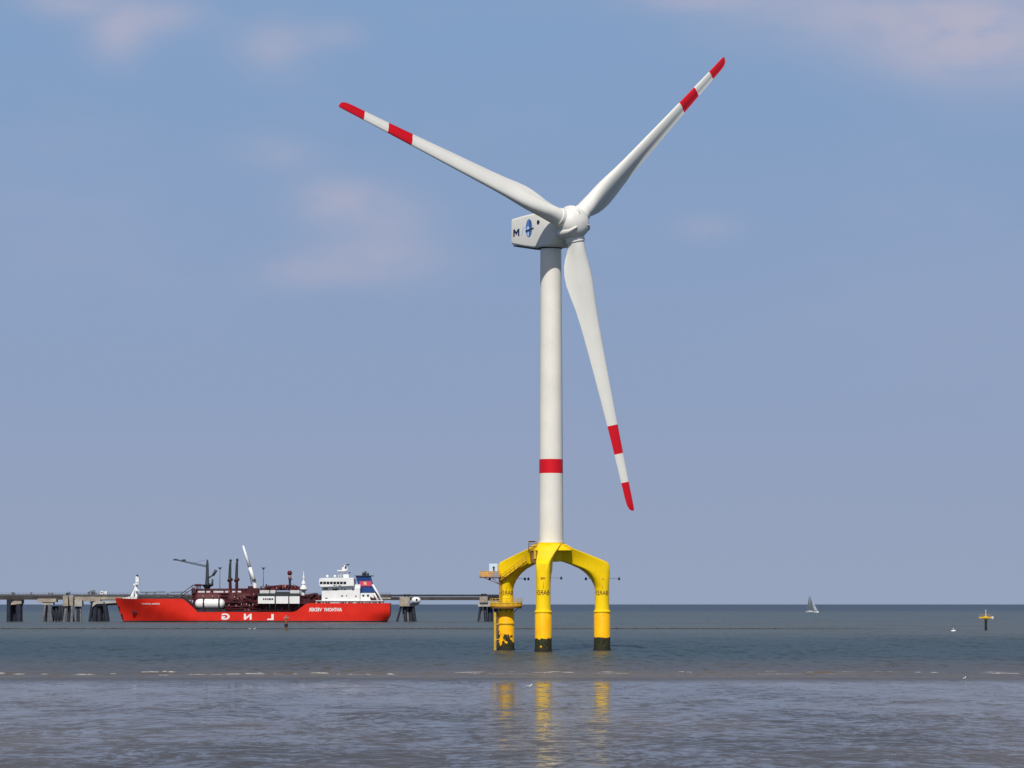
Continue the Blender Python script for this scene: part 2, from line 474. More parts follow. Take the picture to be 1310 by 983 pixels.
# r, chord, thickness, roundness, twist
SEC = [(3.0, 3.6, 1, 1, 24), (4.4, 3.6, 1, 1, 24), (5.6, 4.5, .8, .62, 24), (7.0, 5.2, .62, .3, 24), (8.6, 5.65, .5, .1, 23), (10.4, 5.95, .44, .03, 22), (12.5, 5.95, .40, 0, 20.5),
       (15, 5.45, .36, 0, 18), (18, 4.75, .33, 0, 15.5), (22, 4.2, .31, 0, 13), (27, 3.75, .29, 0, 10.5), (33, 3.3, .27, 0, 8), (39, 2.85, .25, 0, 6),
       (43.0, 2.6, .24, 0, 5), (49.1, 2.25, .22, 0, 3.6), (55.2, 1.95, .2, 0, 2.6), (58.4, 1.85, .19, 0, 2.0), (60.0, 1.68, .18, 0, 1.8), (60.9, 1.25, .18, 0, 1.6), (61.35, .55, .18, 0, 1.6)]
rings = []
for r, c, t, ci, tw in SEC:
    s = section(c, t, ci, R(tw + 2.0), .0045 * (r - 5))
    if r > 57:                                          # tip: trailing edge sweeps in to the leading edge
        sh = (1.87 - c) * .33
        s = [(x + sh * .75, y) for x, y in s]
    rings.append([Vector((x, y, r)) for x, y in s])
bands = [1 if (43 <= SEC[k][0] < 49 or SEC[k][0] >= 55.1) else 0 for k in range(len(SEC) - 1)]
for k in range(3):
    a = R(AZ + 120 * k)
    rh = u_ * math.cos(a) + w_ * math.sin(a)
    th = n_.cross(rh)
    Mx = Matrix((th, n_, rh)).transposed()
    mb = MB(); mb.loft([[HUB + Mx @ p for p in rg] for rg in rings], smooth=True, mis=bands)
    bl = mb.build('blade', [M['blade'], M['red']], turb)
    bl['label'] = ['white blade with red tip reaching up to the right', 'white blade with red tip reaching up to the left', 'white blade with red tip hanging down beside the tower'][k]
    mb = MB()
    mb.lathe(HUB, [(1.86, 2.2), (2.02, 3.0), (2.0, 3.85), (1.93, 3.9), (1.80, 3.9), (1.80, 2.2)], 40, axis=rh, caps=False)
    mb.build('root_collar', M['blade'], bl)

# hub / spinner with three fairing ridges between the blades
mb = MB()
mb.lathe(HUB, [(.05, -2.7), (2.75, -2.7), (3.1, -2.3), (3.32, -1.5), (3.36, 0), (3.3, 1.3), (3.05, 2.05), (2.4, 2.75), (1.5, 3.2), (.6, 3.4), (.04, 3.45)], 48, axis=n_)
hub = mb.build('hub', M['nacelle'], turb)
for k in range(3):
    a = R(AZ - 60 + 120 * k)
    rh = u_ * math.cos(a) + w_ * math.sin(a); th = n_.cross(rh)
    mb = MB(); rg = []
    for i in range(13):
        t = i / 12; ax = -2.6 + 5.9 * t
        s = math.sin(math.pi * min(.985, max(.015, t ** .8)))
        wd, ht = .85 * s + .03, .85 * s
        base = 2.9 if t < .75 else 2.9 - (t - .75) * 3.2
        rg.append([HUB + n_ * ax + th * wd * math.cos(q) + rh * (base + (ht + .15) * max(0, math.sin(q)) ** .8 - (.4 if math.sin(q) < 0 else 0)) for q in [2 * math.pi * j / 16 for j in range(16)]])
    mb.loft(rg); mb.build('fairing_ridge', M['nacelle'], hub)

# nacelle: boxy loft along the axis
def rrect(hw, zb, ztp, rad, n=4):
    o = []
    for cx, cz, a0 in ((hw - rad, ztp - rad, 0), (-hw + rad, ztp - rad, 90), (-hw + rad, zb + rad, 180), (hw - rad, zb + rad, 270)):
        for i in range(n + 1):
            a = R(a0 + 90 * i / n); o.append((cx + rad * math.cos(a), cz + rad * math.sin(a)))
    return o
NS = [(-10.35, 2.25, 86.6, 91.2, .55), (-10.1, 2.65, 86.15, 91.7, .55), (-6, 2.78, 85.3, 91.95, .5), (-2.5, 2.85, 84.65, 92.05, .5), (2.6, 2.85, 84.55, 92.0, .6), (4.3, 2.7, 85.2, 91.9, 1.5), (4.75, 2.6, 85.9, 91.7, 2.2)]
mb = MB()
side = Vector((math.cos(PHI), math.sin(PHI), 0))
rings = [[Vector((TX, TY, z)) + fwd * s + side * y for y, z in rrect(hw, zb, ztp, rd)] for s, hw, zb, ztp, rd in NS]
mb.loft(rings, smooth=True)
nac = mb.build('nacelle', M['nacelle'], turb)
mb = MB()
tz = lambda s: 84.55 + max(0, -s - 2.5) * .2
mb.add([Vector((TX, TY, 84.65 + max(0, -s - 2.5) * .19 - .32 + dz)) + fwd * s + side * y for dz in (0, .3) for s, y in ((-9.9, -2.3), (-9.9, 2.3), (-2.5, 2.5), (-2.5, -2.5))],
       [(0, 1, 2, 3), (7, 6, 5, 4), (0, 4, 5, 1), (1, 5, 6, 2), (2, 6, 7, 3), (3, 7, 4, 0)])
mb.lathe((TX, TY, 0), [(2.32, z1 - .35), (2.5, z1 - .1), (2.5, 84.8), (2.0, 84.8)], 40)
mb.build('underside_and_bearing', M['black'], nac)  # black slab below the nacelle tail, plus the bearing ring on the tower
mb = MB()
hp = Vector((TX, TY, 89.95)) + fwd * -.6 - side * 2.85
mb.tube(hp + side * .2, hp - side * .12, .42, n=20)
mb.build('vent', M['black'], nac)
for s in (-8.5, -7.6):                                    # wind sensors on the nacelle roof
    mb = MB()
    q = Vector((TX, TY, 91.9)) + fwd * s + side * 1.0
    mb.tube(q, q + Vector((0, 0, .55)), .05); mb.ball(q + Vector((0, 0, .55)), .12, 8)
    mb.build('wind_sensor', M['lampgrey'], nac)
# prints on the near side of the nacelle
so = Vector((TX, TY, 0)) - side * 2.84
def on_side(s, z, off=.03):
    hw = np.interp(s, [a[0] for a in NS], [a[1] for a in NS])
    return Vector((TX, TY, z)) + fwd * s - side * (hw + off)
mb = MB()
for q in ([(0, 0), (.5, 0), (.5, 2), (0, 2)], [(1.7, 0), (2.2, 0), (2.2, 2), (1.7, 2)], [(.5, 2), (.5, 1.15), (1.1, .35), (1.1, 1.2)], [(1.7, 2), (1.1, 1.2), (1.1, .35), (1.7, 1.15)]):
    q = [(-9.45 + x * 1.0, 87.72 + z * .78) for x, z in q]
    mb.add([on_side(a_, b_, .035) for a_, b_ in q] + [on_side(a_, b_, .01) for a_, b_ in q], [(0, 1, 2, 3), (7, 6, 5, 4), (0, 4, 5, 1), (1, 5, 6, 2), (2, 6, 7, 3), (3, 7, 4, 0)])
mb.build('lettering', M['navy'], nac)
mb = MB(); q = [(-6.6, 87.8), (-6.15, 87.8), (-5.5, 89.5), (-5.95, 89.5)]
mb.add([on_side(s, z, .035) for s, z in q] + [on_side(s, z, .01) for s, z in q], [(0, 1, 2, 3), (7, 6, 5, 4), (0, 4, 5, 1), (1, 5, 6, 2), (2, 6, 7, 3), (3, 7, 4, 0)])
mb.build('slash_print', M['paleblue'], nac)
def disc(cs, cz, a, b, off, name, mat, a0=0, a1=360):
    mb = MB(); n = 28
    pts = [(cs + a * math.cos(R(a0 + (a1 - a0) * i / n)), cz + b * math.sin(R(a0 + (a1 - a0) * i / n))) for i in range(n + (0 if a1 - a0 >= 360 else 1))]
    k = len(pts)
    mb.add([on_side(s, z, off) for s, z in pts] + [on_side(s, z, off - .02) for s, z in pts], [tuple(range(k)), tuple(reversed(range(k, 2 * k)))] + [(i, k + i, k + (i + 1) % k, (i + 1) % k) for i in range(k)])
    return mb.build(name, mat, nac)
EC, EZ = -3.85, 89.0
disc(EC, EZ, 1.15, 1.95, .03, 'globe_print', M['midblue'])
disc(EC - .3, EZ - .05, .5, .45, .045, 'globe_highlight', M['paleblue'])
disc(EC - .1, EZ - 1.25, .5, .45, .045, 'globe_highlight', M['paleblue'])
mb = MB()
for q in ([(EC - 1.2, EZ - .75), (EC + 1.6, EZ - .3), (EC + 1.7, EZ + .0), (EC - 1.15, EZ - .35)], [(EC + .1, EZ - 1.75), (EC + .42, EZ - 1.6), (EC + .65, EZ + 1.55), (EC + .3, EZ + 1.75)]):
    mb.add([on_side(s, z, .055) for s, z in q] + [on_side(s, z, .04) for s, z in q], [(0, 1, 2, 3), (7, 6, 5, 4), (0, 4, 5, 1), (1, 5, 6, 2), (2, 6, 7, 3), (3, 7, 4, 0)])
mb.build('cross_print', M['navy'], nac)

# ---- tripod foundation
FC = Vector((TX - .15, TY, 0)); RL = 11.77
LEGS = [(-8, 'front'), (112, 'right'), (-128, 'left')]
mb = MB()
mb.lathe((FC.x, FC.y, 0), [(1.2, 18.5), (2.2, 18.55), (2.55, 19.3), (2.6, 20.5), (2.6, z0 - .4), (2.85, z0 - .38), (2.85, z0 - .02), (2.3, z0 - .02)], 48)
fcol = mb.build('foundation_column', M['yellow'], turb)
mb = MB()
mb.lathe((FC.x, FC.y, 0), [(2.62, z0 - .55), (2.9, z0 - .6), (4.5, z0 - 1.55), (4.5, z0 - 1.7), (2.55, z0 - 1.6)], 24, caps=False, smooth=False)
mb.build('gusset_skirt', M['yellow'], fcol)
PAIRS = [((10.27, 12.0), (13.27, 12.0), 1.5, 1.5, 2.0), ((10.27, 12.8), (13.27, 13.2), 1.5, 1.5, 2.0), ((10.1, 13.6), (13.27, 14.6), 1.5, 1.5, 2.4), ((9.5, 14.8), (13.26, 16.4), 1.5, 1.5, 3.2),
         ((8.6, 15.9), (13.15, 17.9), 1.5, 1.5, 5), ((8.0, 16.45), (12.5, 18.55), 1.5, 1.52, 7), ((7.0, 17.1), (10.6, 19.2), 1.35, 1.6, 10), ((5.0, 17.9), (7.4, 20.3), 1.05, 1.85, 14), ((3.4, 18.4), (4.4, 21.3), .8, 2.2, 14), ((2.2, 18.7), (2.75, 22.1), .65, 2.5, 14), ((.8, 18.9), (.8, 22.2), .6, 2.5, 14)]
def legframe(deg):
    a = R(deg); return Vector((math.sin(a), -math.cos(a), 0)), Vector((math.cos(a), math.sin(a), 0))
for deg, nmw in LEGS:
    e, tt = legframe(deg)
    c = FC + e * RL
    mb = MB()
    mb.lathe(c, [(1.72, -4), (1.72, 7.9), (1.66, 8.0)], 40)
    leg = mb.build('leg', M['pileyellow'], turb)
    mb = MB()                                             # fender-like ring of growth at the waterline
    mb.lathe(c, [(1.70, -.6), (1.95, -.3), (1.93, .08), (1.8, .3), (1.70, .55)], 40, caps=False)
    mb.build('growth_ring', M['weed'], leg)
    mb = MB()
    mb.lathe(c, [(1.5, 7.8), (1.84, 7.95), (1.84, 8.2), (1.60, 8.3), (1.52, 8.75), (1.5, 12.05)], 40)
    mb.build('upper_leg', M['yellow'], leg)
    mb = MB(); rings = []
    for (ir, iz), (orr, oz), hwi, hwo, ex in PAIRS:
        pi, po = Vector((ir, iz)), Vector((orr, oz))
        mid, hv = (pi + po) / 2, (po - pi) / 2
        rg = []
        for i in range(56):
            q = 2 * math.pi * i / 56
            cx = math.copysign(abs(math.cos(q)) ** (2 / ex), math.cos(q)); sx = math.copysign(abs(math.sin(q)) ** (2 / ex), math.sin(q))
            rz = mid + hv * cx; hw = hwi + (hwo - hwi) * (cx + 1) / 2
            rg.append(FC + e * rz.x + Vector((0, 0, rz.y)) + tt * hw * sx)
        rings.append(rg)
    mb.loft(rings); arm = mb.build('arm', M['yellow'], turb)
    mb = MB()                                             # bolted seam where the arm meets the leg
    mb.lathe(c, [(1.49, 12.0), (1.53, 12.02), (1.53, 12.1), (1.49, 12.12)], 40, caps=False)
    mb.build('seam', M['grating'], leg)
    # lettering wrapped round the leg, facing the shore
    v, f = text_mesh('BARD', 1.42, .02, 0)
    face = {'front': -3, 'right': -2, 'left': 8}[nmw]
    mb = MB()
    vv = []
    for x, y, z in v:
        a = R(face) + x * .80 / 1.52
        rr = 1.525 + (-y) + .0
        vv.append(Vector((c.x + rr * math.sin(a), c.y - rr * math.cos(a), zt(758.6) + z)))
    mb.add(vv, f); mb.build('lettering', M['print'], leg)
    # marker lamps on thin outrigger rods
    zl = zt(740.5)
    lamps = {'front': [(718, -1.0)], 'right': [(749.5, 0), (792, 0)], 'left': [(671.5, .5), (676, .5), (626.5, 0)]}[nmw]
    for px, dy in lamps:
        tip = at(px, 740.5, c.y + dy); tip.z = zl
        mb = MB(); mb.tube(tip, Vector((c.x, c.y + dy, zl + .15)), .03, n=6)
        rod = mb.build('lamp_rod', M['steel'], leg)
        mb = MB(); mb.lathe(tip, [(.08, -.3), (.2, -.28), (.24, -.1), (.24, .14), (.15, .28), (.04, .32)], 12)
        mb.build('marker_lamp', M['lampgrey'], rod)
    mb = MB()
    fr = Vector((c.x, c.y - 1.53, zt(740)))
    mb.box(fr.x - .55, fr.x + .35, fr.y - .1, fr.y + .2, fr.z - .18, fr.z + .18)
    mb.tube((fr.x, fr.y + .02, fr.z - .2), (fr.x + .02, fr.y + .02, fr.z - 2.2), .05, n=6)
    mb.build('cable_box', M['grating'], leg)

def railing(mb, pts, h, r=.045, posts=True, mid=2):
    for i in range(len(pts) - 1):
        a, b = Vector(pts[i]), Vector(pts[i + 1])
        for k in range(1, mid + 1):
            dz = Vector((0, 0, h * k / mid)); mb.tube(a + dz, b + dz, r, n=6)
        if posts:
            n = max(1, int((b - a).length / 1.1))
            for j in range(n):
                p = a.lerp(b, j / n); mb.tube(p, p + Vector((0, 0, h)), r * 1.15, n=6)
# round platform on the left leg
eL, tL = legframe(-128); cL = FC + eL * RL
mb = MB()
zp = zt(775.5, 7)
mb.lathe(cL, [(1.45, zp - .35), (3.3, zp - .3), (3.45, zp - .1), (3.45, zp + .1), (1.45, zp + .1)], 36, caps=False)
pf = mb.build('platform', M['grating'], turb); pf['label'] = 'round access platform about the leg'
mb = MB()
pts = [(cL.x + 3.4 * math.sin(R(a)), cL.y - 3.4 * math.cos(R(a)), zp + .1) for a in range(0, 361, 20)]
railing(mb, pts, 1.45, .06, True, 3)
for i in range(18):                                       # kick plates
    a, b = Vector(pts[i]), Vector(pts[i + 1])
    mb.add([a, b, b + Vector((0, 0, .7)), a + Vector((0, 0, .7))], [(0, 1, 2, 3)])
    o_ = Vector((a.x - cL.x, a.y - cL.y, 0)).normalized() * .05
    mb.add([a - o_, b - o_, b - o_ + Vector((0, 0, .7)), a - o_ + Vector((0, 0, .7))], [(3, 2, 1, 0)])
mb.build('railing', M['beaconyellow'], pf)
for k in range(10):
    mb = MB(); a = R(36 * k); q = cL + Vector((math.sin(a), -math.cos(a), 0)) * 1.6
    mb.tube((q.x, q.y, zp - 1.4), (cL.x + 2.8 * math.sin(a), cL.y - 2.8 * math.cos(a), zp - .3), .08, n=6)
    mb.build('bracket', M['rust'], pf)
mb = MB(); mb.lathe(cL, [(3.3, zp - .31), (3.3, zp - .5), (3.0, zp - .52), (2.9, zp - .36), (1.72, zp - .36)], 36, caps=False); mb.build('shade_band', M['rust'], pf)  # brown band added to paint in the shadow under the platform
mb = MB(); mb.lathe(cL, [(1.72, 5.35), (1.86, 5.4), (1.86, 5.65), (1.72, 5.7)], 36, caps=False); mb.build('clamp_band', M['beaconyellow'], turb)
for dx in (-1.25, -.92):                            # cable pipes up the leg between the two platforms
    yy_ = cL.y - math.sqrt(1.5 ** 2 - dx * dx) - .08
    mb = MB(); mb.tube((cL.x + dx, yy_, zp + .1), (cL.x + dx, yy_, zt(739, 7)), .09, n=6); mb.build('cable_pipe', M['rust'], turb)
# boat landing: fender pipes and ladder
lx = at(633.4, 800, cL.y - 1.0).x
mb = MB()
for dy in (-1.2, 0.4):
    mb.tube((lx, cL.y + dy, -3), (lx, cL.y + dy, zt(784.5, 7)), .27, n=14)
    mb.ball((lx, cL.y + dy, zt(784.5, 7)), .27, 12)
fd = mb.build('boat_landing', M['beaconyellow'], turb)
for z in (2.2, 5.4, 7.4):
    for dy in (-1.2, .4):
        mb = MB(); mb.tube((lx, cL.y + dy, z), (cL.x - 1.2, cL.y + dy * .7, z), .10, n=8); mb.build('strut', M['beaconyellow'], fd)
mb = MB()
lad = at(638.3, 800, cL.y - .6).x
for dy in (-.65, -.05): mb.tube((lad, cL.y + dy, .1), (lad, cL.y + dy, zp + 1.2), .09, n=6)
z = .3
while z < zp + 1: mb.tube((lad, cL.y - .65, z), (lad, cL.y - .05, z), .05, n=6); z += .35
for dx in (-.35, .35): mb.tube((lad + dx, cL.y - .9, .2), (lad + dx, cL.y - .9, zp), .08, n=6)
mb.build('ladder', M['rust'], fd)
# upper service platform on the left knee
zu = zt(738.5, 7)
xa, xb = at(613.5, 738, cL.y - .5).x, at(656, 738, cL.y - .5).x
mb = MB()
mb.box(xa, cL.x + 1.2, cL.y - 1.75, cL.y - 1.53, zu - .12, zu + .05); mb.box(xa, cL.x - 1.2, cL.y - 1.5, cL.y + 1.5, zu - .16, zu + .02)
for dx in (1.0, 2.6): mb.tube((xa + dx, cL.y - 1.2, zu - .15), (cL.x - 1.3, cL.y - 1.2, zu - 1.6), .07, n=6)
sp = mb.build('service_platform', M['rust'], turb)
mb = MB()
railing(mb, [(cL.x - 1.2, cL.y - 1.45, zu), (xa + .1, cL.y - 1.45, zu), (xa + .1, cL.y + 1.45, zu), (cL.x - 1.2, cL.y + 1.45, zu)], 1.2, .05, True, 3)
x = xa + .1                                               # close-set infill of the rail panels
while x < xa + 3.0: mb.box(x, x + .16, cL.y - 1.49, cL.y - 1.47, zu + .1, zu + 1.1); mb.box(x, x + .16, cL.y + 1.4, cL.y + 1.42, zu + .1, zu + 1.1); x += .3
mb.build('railing', M['grating'], sp)
mb = MB()
ca, cb_ = at(625.6, 721.5, cL.y - 1), at(636.6, 733, cL.y - 1)
mb.box(ca.x, cb_.x, cL.y - 1.3, cL.y + .4, cb_.z, ca.z, bev=.08)
cab = mb.build('cabinet', M['cabinet'], sp)
mb = MB()
cxm = (ca.x + cb_.x) / 2 + .12
mb.box(cxm - .16, cxm + .16, cL.y - 1.36, cL.y - 1.302, cb_.z + .25, cb_.z + 1.0); mb.box(cxm - .26, cxm + .2, cL.y - 1.36, cL.y - 1.305, cb_.z + 1.0, cb_.z + 1.3)
mb.build('panel_symbol', M['navy'], cab)
# stair along the left arm up to the tower
mb = MB(); nst = 13
for i in range(nst):
    t = i / (nst - 1); r = 11.4 - 6.6 * t; z = 14.8 + 3.9 * t
    p = FC + eL * r - tL * 0 + Vector((0, 0, z)) ; q = p + (tL if tL.y < 0 else -tL) * 1.95
    mb.box(q.x - .42, q.x + .35, q.y - .4, q.y + .4, q.z - .06, q.z + .06)
a = FC + eL * 11.4 + (tL if tL.y < 0 else -tL) * 1.95; b = FC + eL * 4.8 + (tL if tL.y < 0 else -tL) * 1.95
for dz in (-.15,):
    mb.tube(a + Vector((0, 0, 14.8 + dz)), b + Vector((0, 0, 18.7 + dz)), .09, n=6)
st = mb.build('stair', M['beaconyellow'], turb)
mb = MB()
for dz in (.55, 1.05): mb.tube(a + Vector((0, 0, 14.8 + dz)), b + Vector((0, 0, 18.7 + dz)), .035, n=6)
for i in range(7):
    p = a.lerp(b, i / 6) + Vector((0, 0, 14.8 + 3.9 * i / 6)); mb.tube(p, p + Vector((0, 0, 1.05)), .035, n=6)
mb.build('handrail', M['rust'], st)
# landing with cage next to the tower foot
ga, gb = at(674.5, 703, TY - 2.6), at(688.5, 703, TY - 2.6)
zg = zt(707)
mb = MB(); mb.box(ga.x + .2, gb.x - .3, TY - 3.0, TY - 1.4, zg - .1, zg); mb.box(ga.x + .8, gb.x - .4, TY - 2.9, TY - 2.0, zg - 2.2, zg - .1)
lg = mb.build('landing', M['rust'], turb)
mb = MB()
railing(mb, [(gb.x - .4, TY - 1.5, zg), (ga.x + .3, TY - 1.5, zg), (ga.x + .3, TY - 2.95, zg), (gb.x - .4, TY - 2.95, zg)], zt(693) - zg, .06, True, 4)
mb.box(ga.x + .4, gb.x - .7, TY - 2.9, TY - 1.5, zt(694.4), zt(692.8))
mb.build('cage', M['rust'], lg)
mb = MB(); mb.box(ga.x + 1.35, gb.x - .35, TY - 3.08, TY - 2.5, zg - 1.4, zg + .9, bev=.06); mb.build('hatch_box', M['beaconyellow'], lg)

# ------------------------------------------------------------------ gas tanker
YS = 1539.0
def sh(px, py, dy=0.0): return at(px, py, YS + dy)
SX0, SX1 = sh(147, 770, 11).x, sh(498.5, 770).x
L = SX1 - SX0; B = 11.0
ship = thing('gas_tanker', 'long red gas tanker with white bridge moored at the jetty', 'ship', ((SX0 + SX1) / 2, YS + B, 0))
def hz(py): return sh(300, py).z
zd, zbow, zaft = hz(783.2), hz(766.3), hz(771.8)
def zdeck(s):
    if s < 37.8: return zbow + .5 * max(0, (10 - s) / 10)
    if s < 46: t = (s - 37.8) / 8.2; return zbow + (zd - zbow) * (t ** 1.15)
    if s < 97: return zd
    if s < 105.5: t = (s - 97) / 8.5; t = t * t * (3 - 2 * t); return zd + (zaft - zd) * t
    return zaft
def hb(s, z, zt_):
    """half breadth; flared bow, tucked stern"""
    k = max(0, min(1, z / zbow)) if s < 60 else 1
    stem = 4.6 * (1 - k) ** 1.0
    t = (s - stem) / (44 - 24 * k)
    b = B if t >= 1 else B * max(0, 1 - (1 - max(0, t)) ** (1.5 + 1.0 * k))
    if s > 128:
        q = (s - 128) / (L - 128); low = max(0, 1 - z / 5.0)
        b *= 1 - q * q * (.10 + .35 * low)
    return b
ss = [0, .6, 1.5, 3, 4.7, 6, 8, 11, 15, 20, 26, 32, 37.8, 39.5, 41, 42.5, 44, 46, 60, 80, 97, 99, 101, 103, 105.5, 111, 120, 128, 134, 140, 144, 146.5, L]
NZ = 9
mb = MB(); lp, rp = [], []
for s in ss:
    top = zdeck(s); row, row2 = [], []
    for j in range(NZ):
        z = [-2.0, .0, .75][j] if j < 3 else .75 + (top - .75) * (j - 2) / (NZ - 3)
        b = hb(s, max(z, 0), top)
        xs = SX0 + s
        if s < 5: xs = SX0 + max(s, 4.6 * (1 - max(0, min(1, z / zbow))))
        if s > 143: xs -= max(0, (1 - max(0, z) / 4.0)) * (s - 143) * .35
        row.append((xs, YS + B - b, z)); row2.append((xs, YS + B + b, z))
    lp.append(row); rp.append(row2)
mis_ = [1, 1] + [0] * (NZ - 3)
def skin(rows):
    b = len(mb.v); mb.v += [p for r in rows for p in r]
    for i in range(len(rows) - 1):
        for j in range(NZ - 1):
            mb.f.append([b + i * NZ + j, b + (i + 1) * NZ + j, b + (i + 1) * NZ + j + 1, b + i * NZ + j + 1]); mb.m.append(mis_[j]); mb.sm.append(True)
skin(lp); skin(rp)
for i in range(len(ss) - 1):                               # deck plating
    a, b, c, d = lp[i][-1], lp[i + 1][-1], rp[i + 1][-1], rp[i][-1]
    mb.add([(p[0], p[1], p[2] - .02) for p in (a, b, c, d)], [(0, 1, 2, 3)], 2)
for j in range(NZ - 1): mb.add([lp[-1][j], rp[-1][j], rp[-1][j + 1], lp[-1][j + 1]], [(0, 1, 2, 3)], mis_[j])
hull = mb.build('hull', [M['hull'], M['boot'], M['maroon']], ship)

def hull_text(word, px, py, wpx, hpx, name='lettering', bold=.02, mat='white'):
    v, f = text_mesh(word, 1.0, .02, bold)
    xs = [p[0] for p in v]; zs_ = [p[2] for p in v]
    wx, wz = max(xs) - min(xs), max(zs_) - min(zs_)
    W, H_ = wpx / F * YS, hpx / F * YS
    c = sh(px, py); mb = MB(); out = []
    for x, y, z in v:
        X = c.x + x * W / wx; Z = c.z + z * H_ / wz
        s = X - SX0; zc = max(Z, 0)
        out.append((X, YS + B - hb(s, zc, 0) - .06 + y, Z))
    mb.add(out, f); return mb.build(name, M[mat], hull)
hull_text('G', 288.6, 789.0, 10.5, 8.2, bold=.045); hull_text('N', 317, 789.2, 9.8, 7.6, bold=.045); hull_text('L', 346.6, 789.6, 8.0, 7.6, bold=.045)
hull_text('VEDER', 403.6, 780.1, 17, 4.6, bold=.03); hull_text('ANTHONY', 425.8, 780.1, 23.5, 4.6, bold=.03)
hull_text('CORAL ENERGY', 192.5, 772.8, 24, 2.1, bold=.02)
mb = MB(); q = sh(171, 782.5); s = q.x - SX0; yb = YS + B - hb(s, q.z, 0)
mb.box(q.x - 1.6, q.x + 1.3, yb - .35, yb + 1.2, q.z - .9, q.z + .9, bev=.3); mb.build('anchor', M['darkred'], hull)
# railing along the bow and aft decks
def ship_rail(name, s0, s1, h, mat, step=1.8, r=.06, nrail=2):
    for sg in (-1, 1):
        mb = MB(); s = s0; q = None
        while s <= s1:
            p = Vector((SX0 + s, YS + B + sg * (hb(s, zdeck(s), 0) - .15), zdeck(s))); mb.tube(p, p + Vector((0, 0, h)), r, n=5)
            if q is not None:
                for k in range(1, nrail + 1): mb.tube(q + Vector((0, 0, h * k / nrail)), p + Vector((0, 0, h * k / nrail)), r * .8, n=5)
            q = p; s += step
        mb.build(name, mat, ship)
ship_rail('bow_railing', 6, 37.5, 1.1, M['steel']); ship_rail('deck_railing', 47, 97, 1.0, M['maroon_light']); ship_rail('aft_railing', 112, 146, 1.1, M['offwhite'])

def sbox(mb, x0, x1, y0, y1, d0, d1, mi=0, bev=0.0):
    """box from pixel extents; d0, d1: how far in from the near side"""
    a, b = sh(x0, y1, d0), sh(x1, y0, d0)
    mb.box(a.x, b.x, YS + d0, YS + d1, a.z, b.z, mi, bev)
# foremast
mb = MB()
a = [sh(157, 766.5, 11), sh(176, 766.5, 11)]
mb.prism([(sh(157, 766, 9).x, sh(157, 766.4, 9).z), (sh(176, 766, 9).x, sh(176, 766.4, 9).z), (sh(176, 764, 9).x, sh(176, 764, 9).z), (sh(168, 763, 9).x, sh(168, 763, 9).z), (sh(158, 765, 9).x, sh(158, 765, 9).z)], YS + 7, YS + 15)
fm = mb.build('forecastle_coaming', M['white'], ship)
mb = MB()
mb.tube(sh(174.5, 765, 11), sh(174.8, 737.5, 11), .75, .6, 10); mb.tube(sh(167.5, 764, 11), sh(174.5, 750, 11), .5, .35, 8)
mb.tube(sh(170, 763, 11), sh(173.5, 749, 11), .3, .3, 6)
sbox(mb, 172.8, 178, 746.6, 748, 9, 13); sbox(mb, 173.3, 177.6, 739, 745, 10, 12); sbox(mb, 173, 178.5, 755, 756.5, 9, 13)
mb.ball(sh(172, 748.5, 11), .7, 8)
fmast = mb.build('foremast', M['white'], ship)
mb = MB(); mb.ball(sh(175.5, 736.8, 11), .65, 8); mb.build('mast_lamp', M['lampgrey'], fmast)
# mooring winches behind the bow rail
for px in (203, 219, 233):
    mb = MB(); a = sh(px, 765, 10)
    mb.tube((a.x - 1.4, YS + 8, zbow + 1), (a.x + 1.4, YS + 8, zbow + 1), .9, n=10); mb.box(a.x - 1.8, a.x + 1.8, YS + 7, YS + 9.3, zbow, zbow + .5)
    mb.build('mooring_winch', M['steel'], ship)
rnd0 = random.Random(4)
# trunk deck and cargo tanks
mb = MB(); sbox(mb, 247, 329, 768, 783.5, 3.5, 18.5); sbox(mb, 246, 330, 760, 768, 4.5, 17.5); sbox(mb, 329, 402, 768, 783.5, 7.5, 18.5)
mb.build('trunk', M['maroon'], ship)
mb = MB(); sbox(mb, 299, 329, 781.2, 783.5, .5, 1.6); sbox(mb, 252, 290, 779.5, 783.5, 2.2, 3.4); mb.build('dark_deck_strip', M['pile'], ship)  # dark strip at the deck edge; second box paints in shadow below the tank
for k in range(64):                                            # clutter on the cargo deck: lockers, housings; dark boxes paint in shaded gaps
    px = rnd0.uniform(289, 327); py = rnd0.uniform(759, 780); mb = MB(); dd = rnd0.uniform(1.6, 3.2); sbox(mb, px, px + rnd0.uniform(.6, 3.2), py, py + rnd0.uniform(.6, 2.6), dd, 4.6)
    mb.build('deck_clutter', M[rnd0.choice(['maroon', 'pile', 'pile', 'maroon_light', 'maroon_light', 'red_fitting', 'pinkpipe'])], ship)
for k in range(34):
    px = rnd0.uniform(247, 329); h = rnd0.uniform(3, 7); mb = MB(); mb.tube(sh(px, 761, 5), sh(px + rnd0.uniform(-1, 1), 761 - h, 5), rnd0.uniform(.25, .6), n=7); mb.build('vent_pipe', M[rnd0.choice(['maroon', 'maroon_light', 'steel', 'pile', 'red_fitting'])], ship)
for k in range(22):
    px = rnd0.uniform(333, 381); mb = MB(); mb.tube(sh(px, 754, 2.6), sh(px + rnd0.uniform(-1, 1), 754 - rnd0.uniform(2, 7), 2.6), rnd0.uniform(.15, .4), n=6); mb.build('vent_pipe', M[rnd0.choice(['maroon', 'red_fitting', 'pile', 'pinkpipe'])], ship)
for k in range(16):  # more fittings, with dark boxes standing in for shaded gaps
    px = rnd0.uniform(384, 407); py = rnd0.uniform(760, 774); mb = MB(); sbox(mb, px, px + rnd0.uniform(.8, 3), py, py + rnd0.uniform(.6, 3), 1.8, 3.4); mb.build('deck_clutter', M[rnd0.choice(['maroon', 'pile', 'red_fitting', 'maroon_light'])], ship)
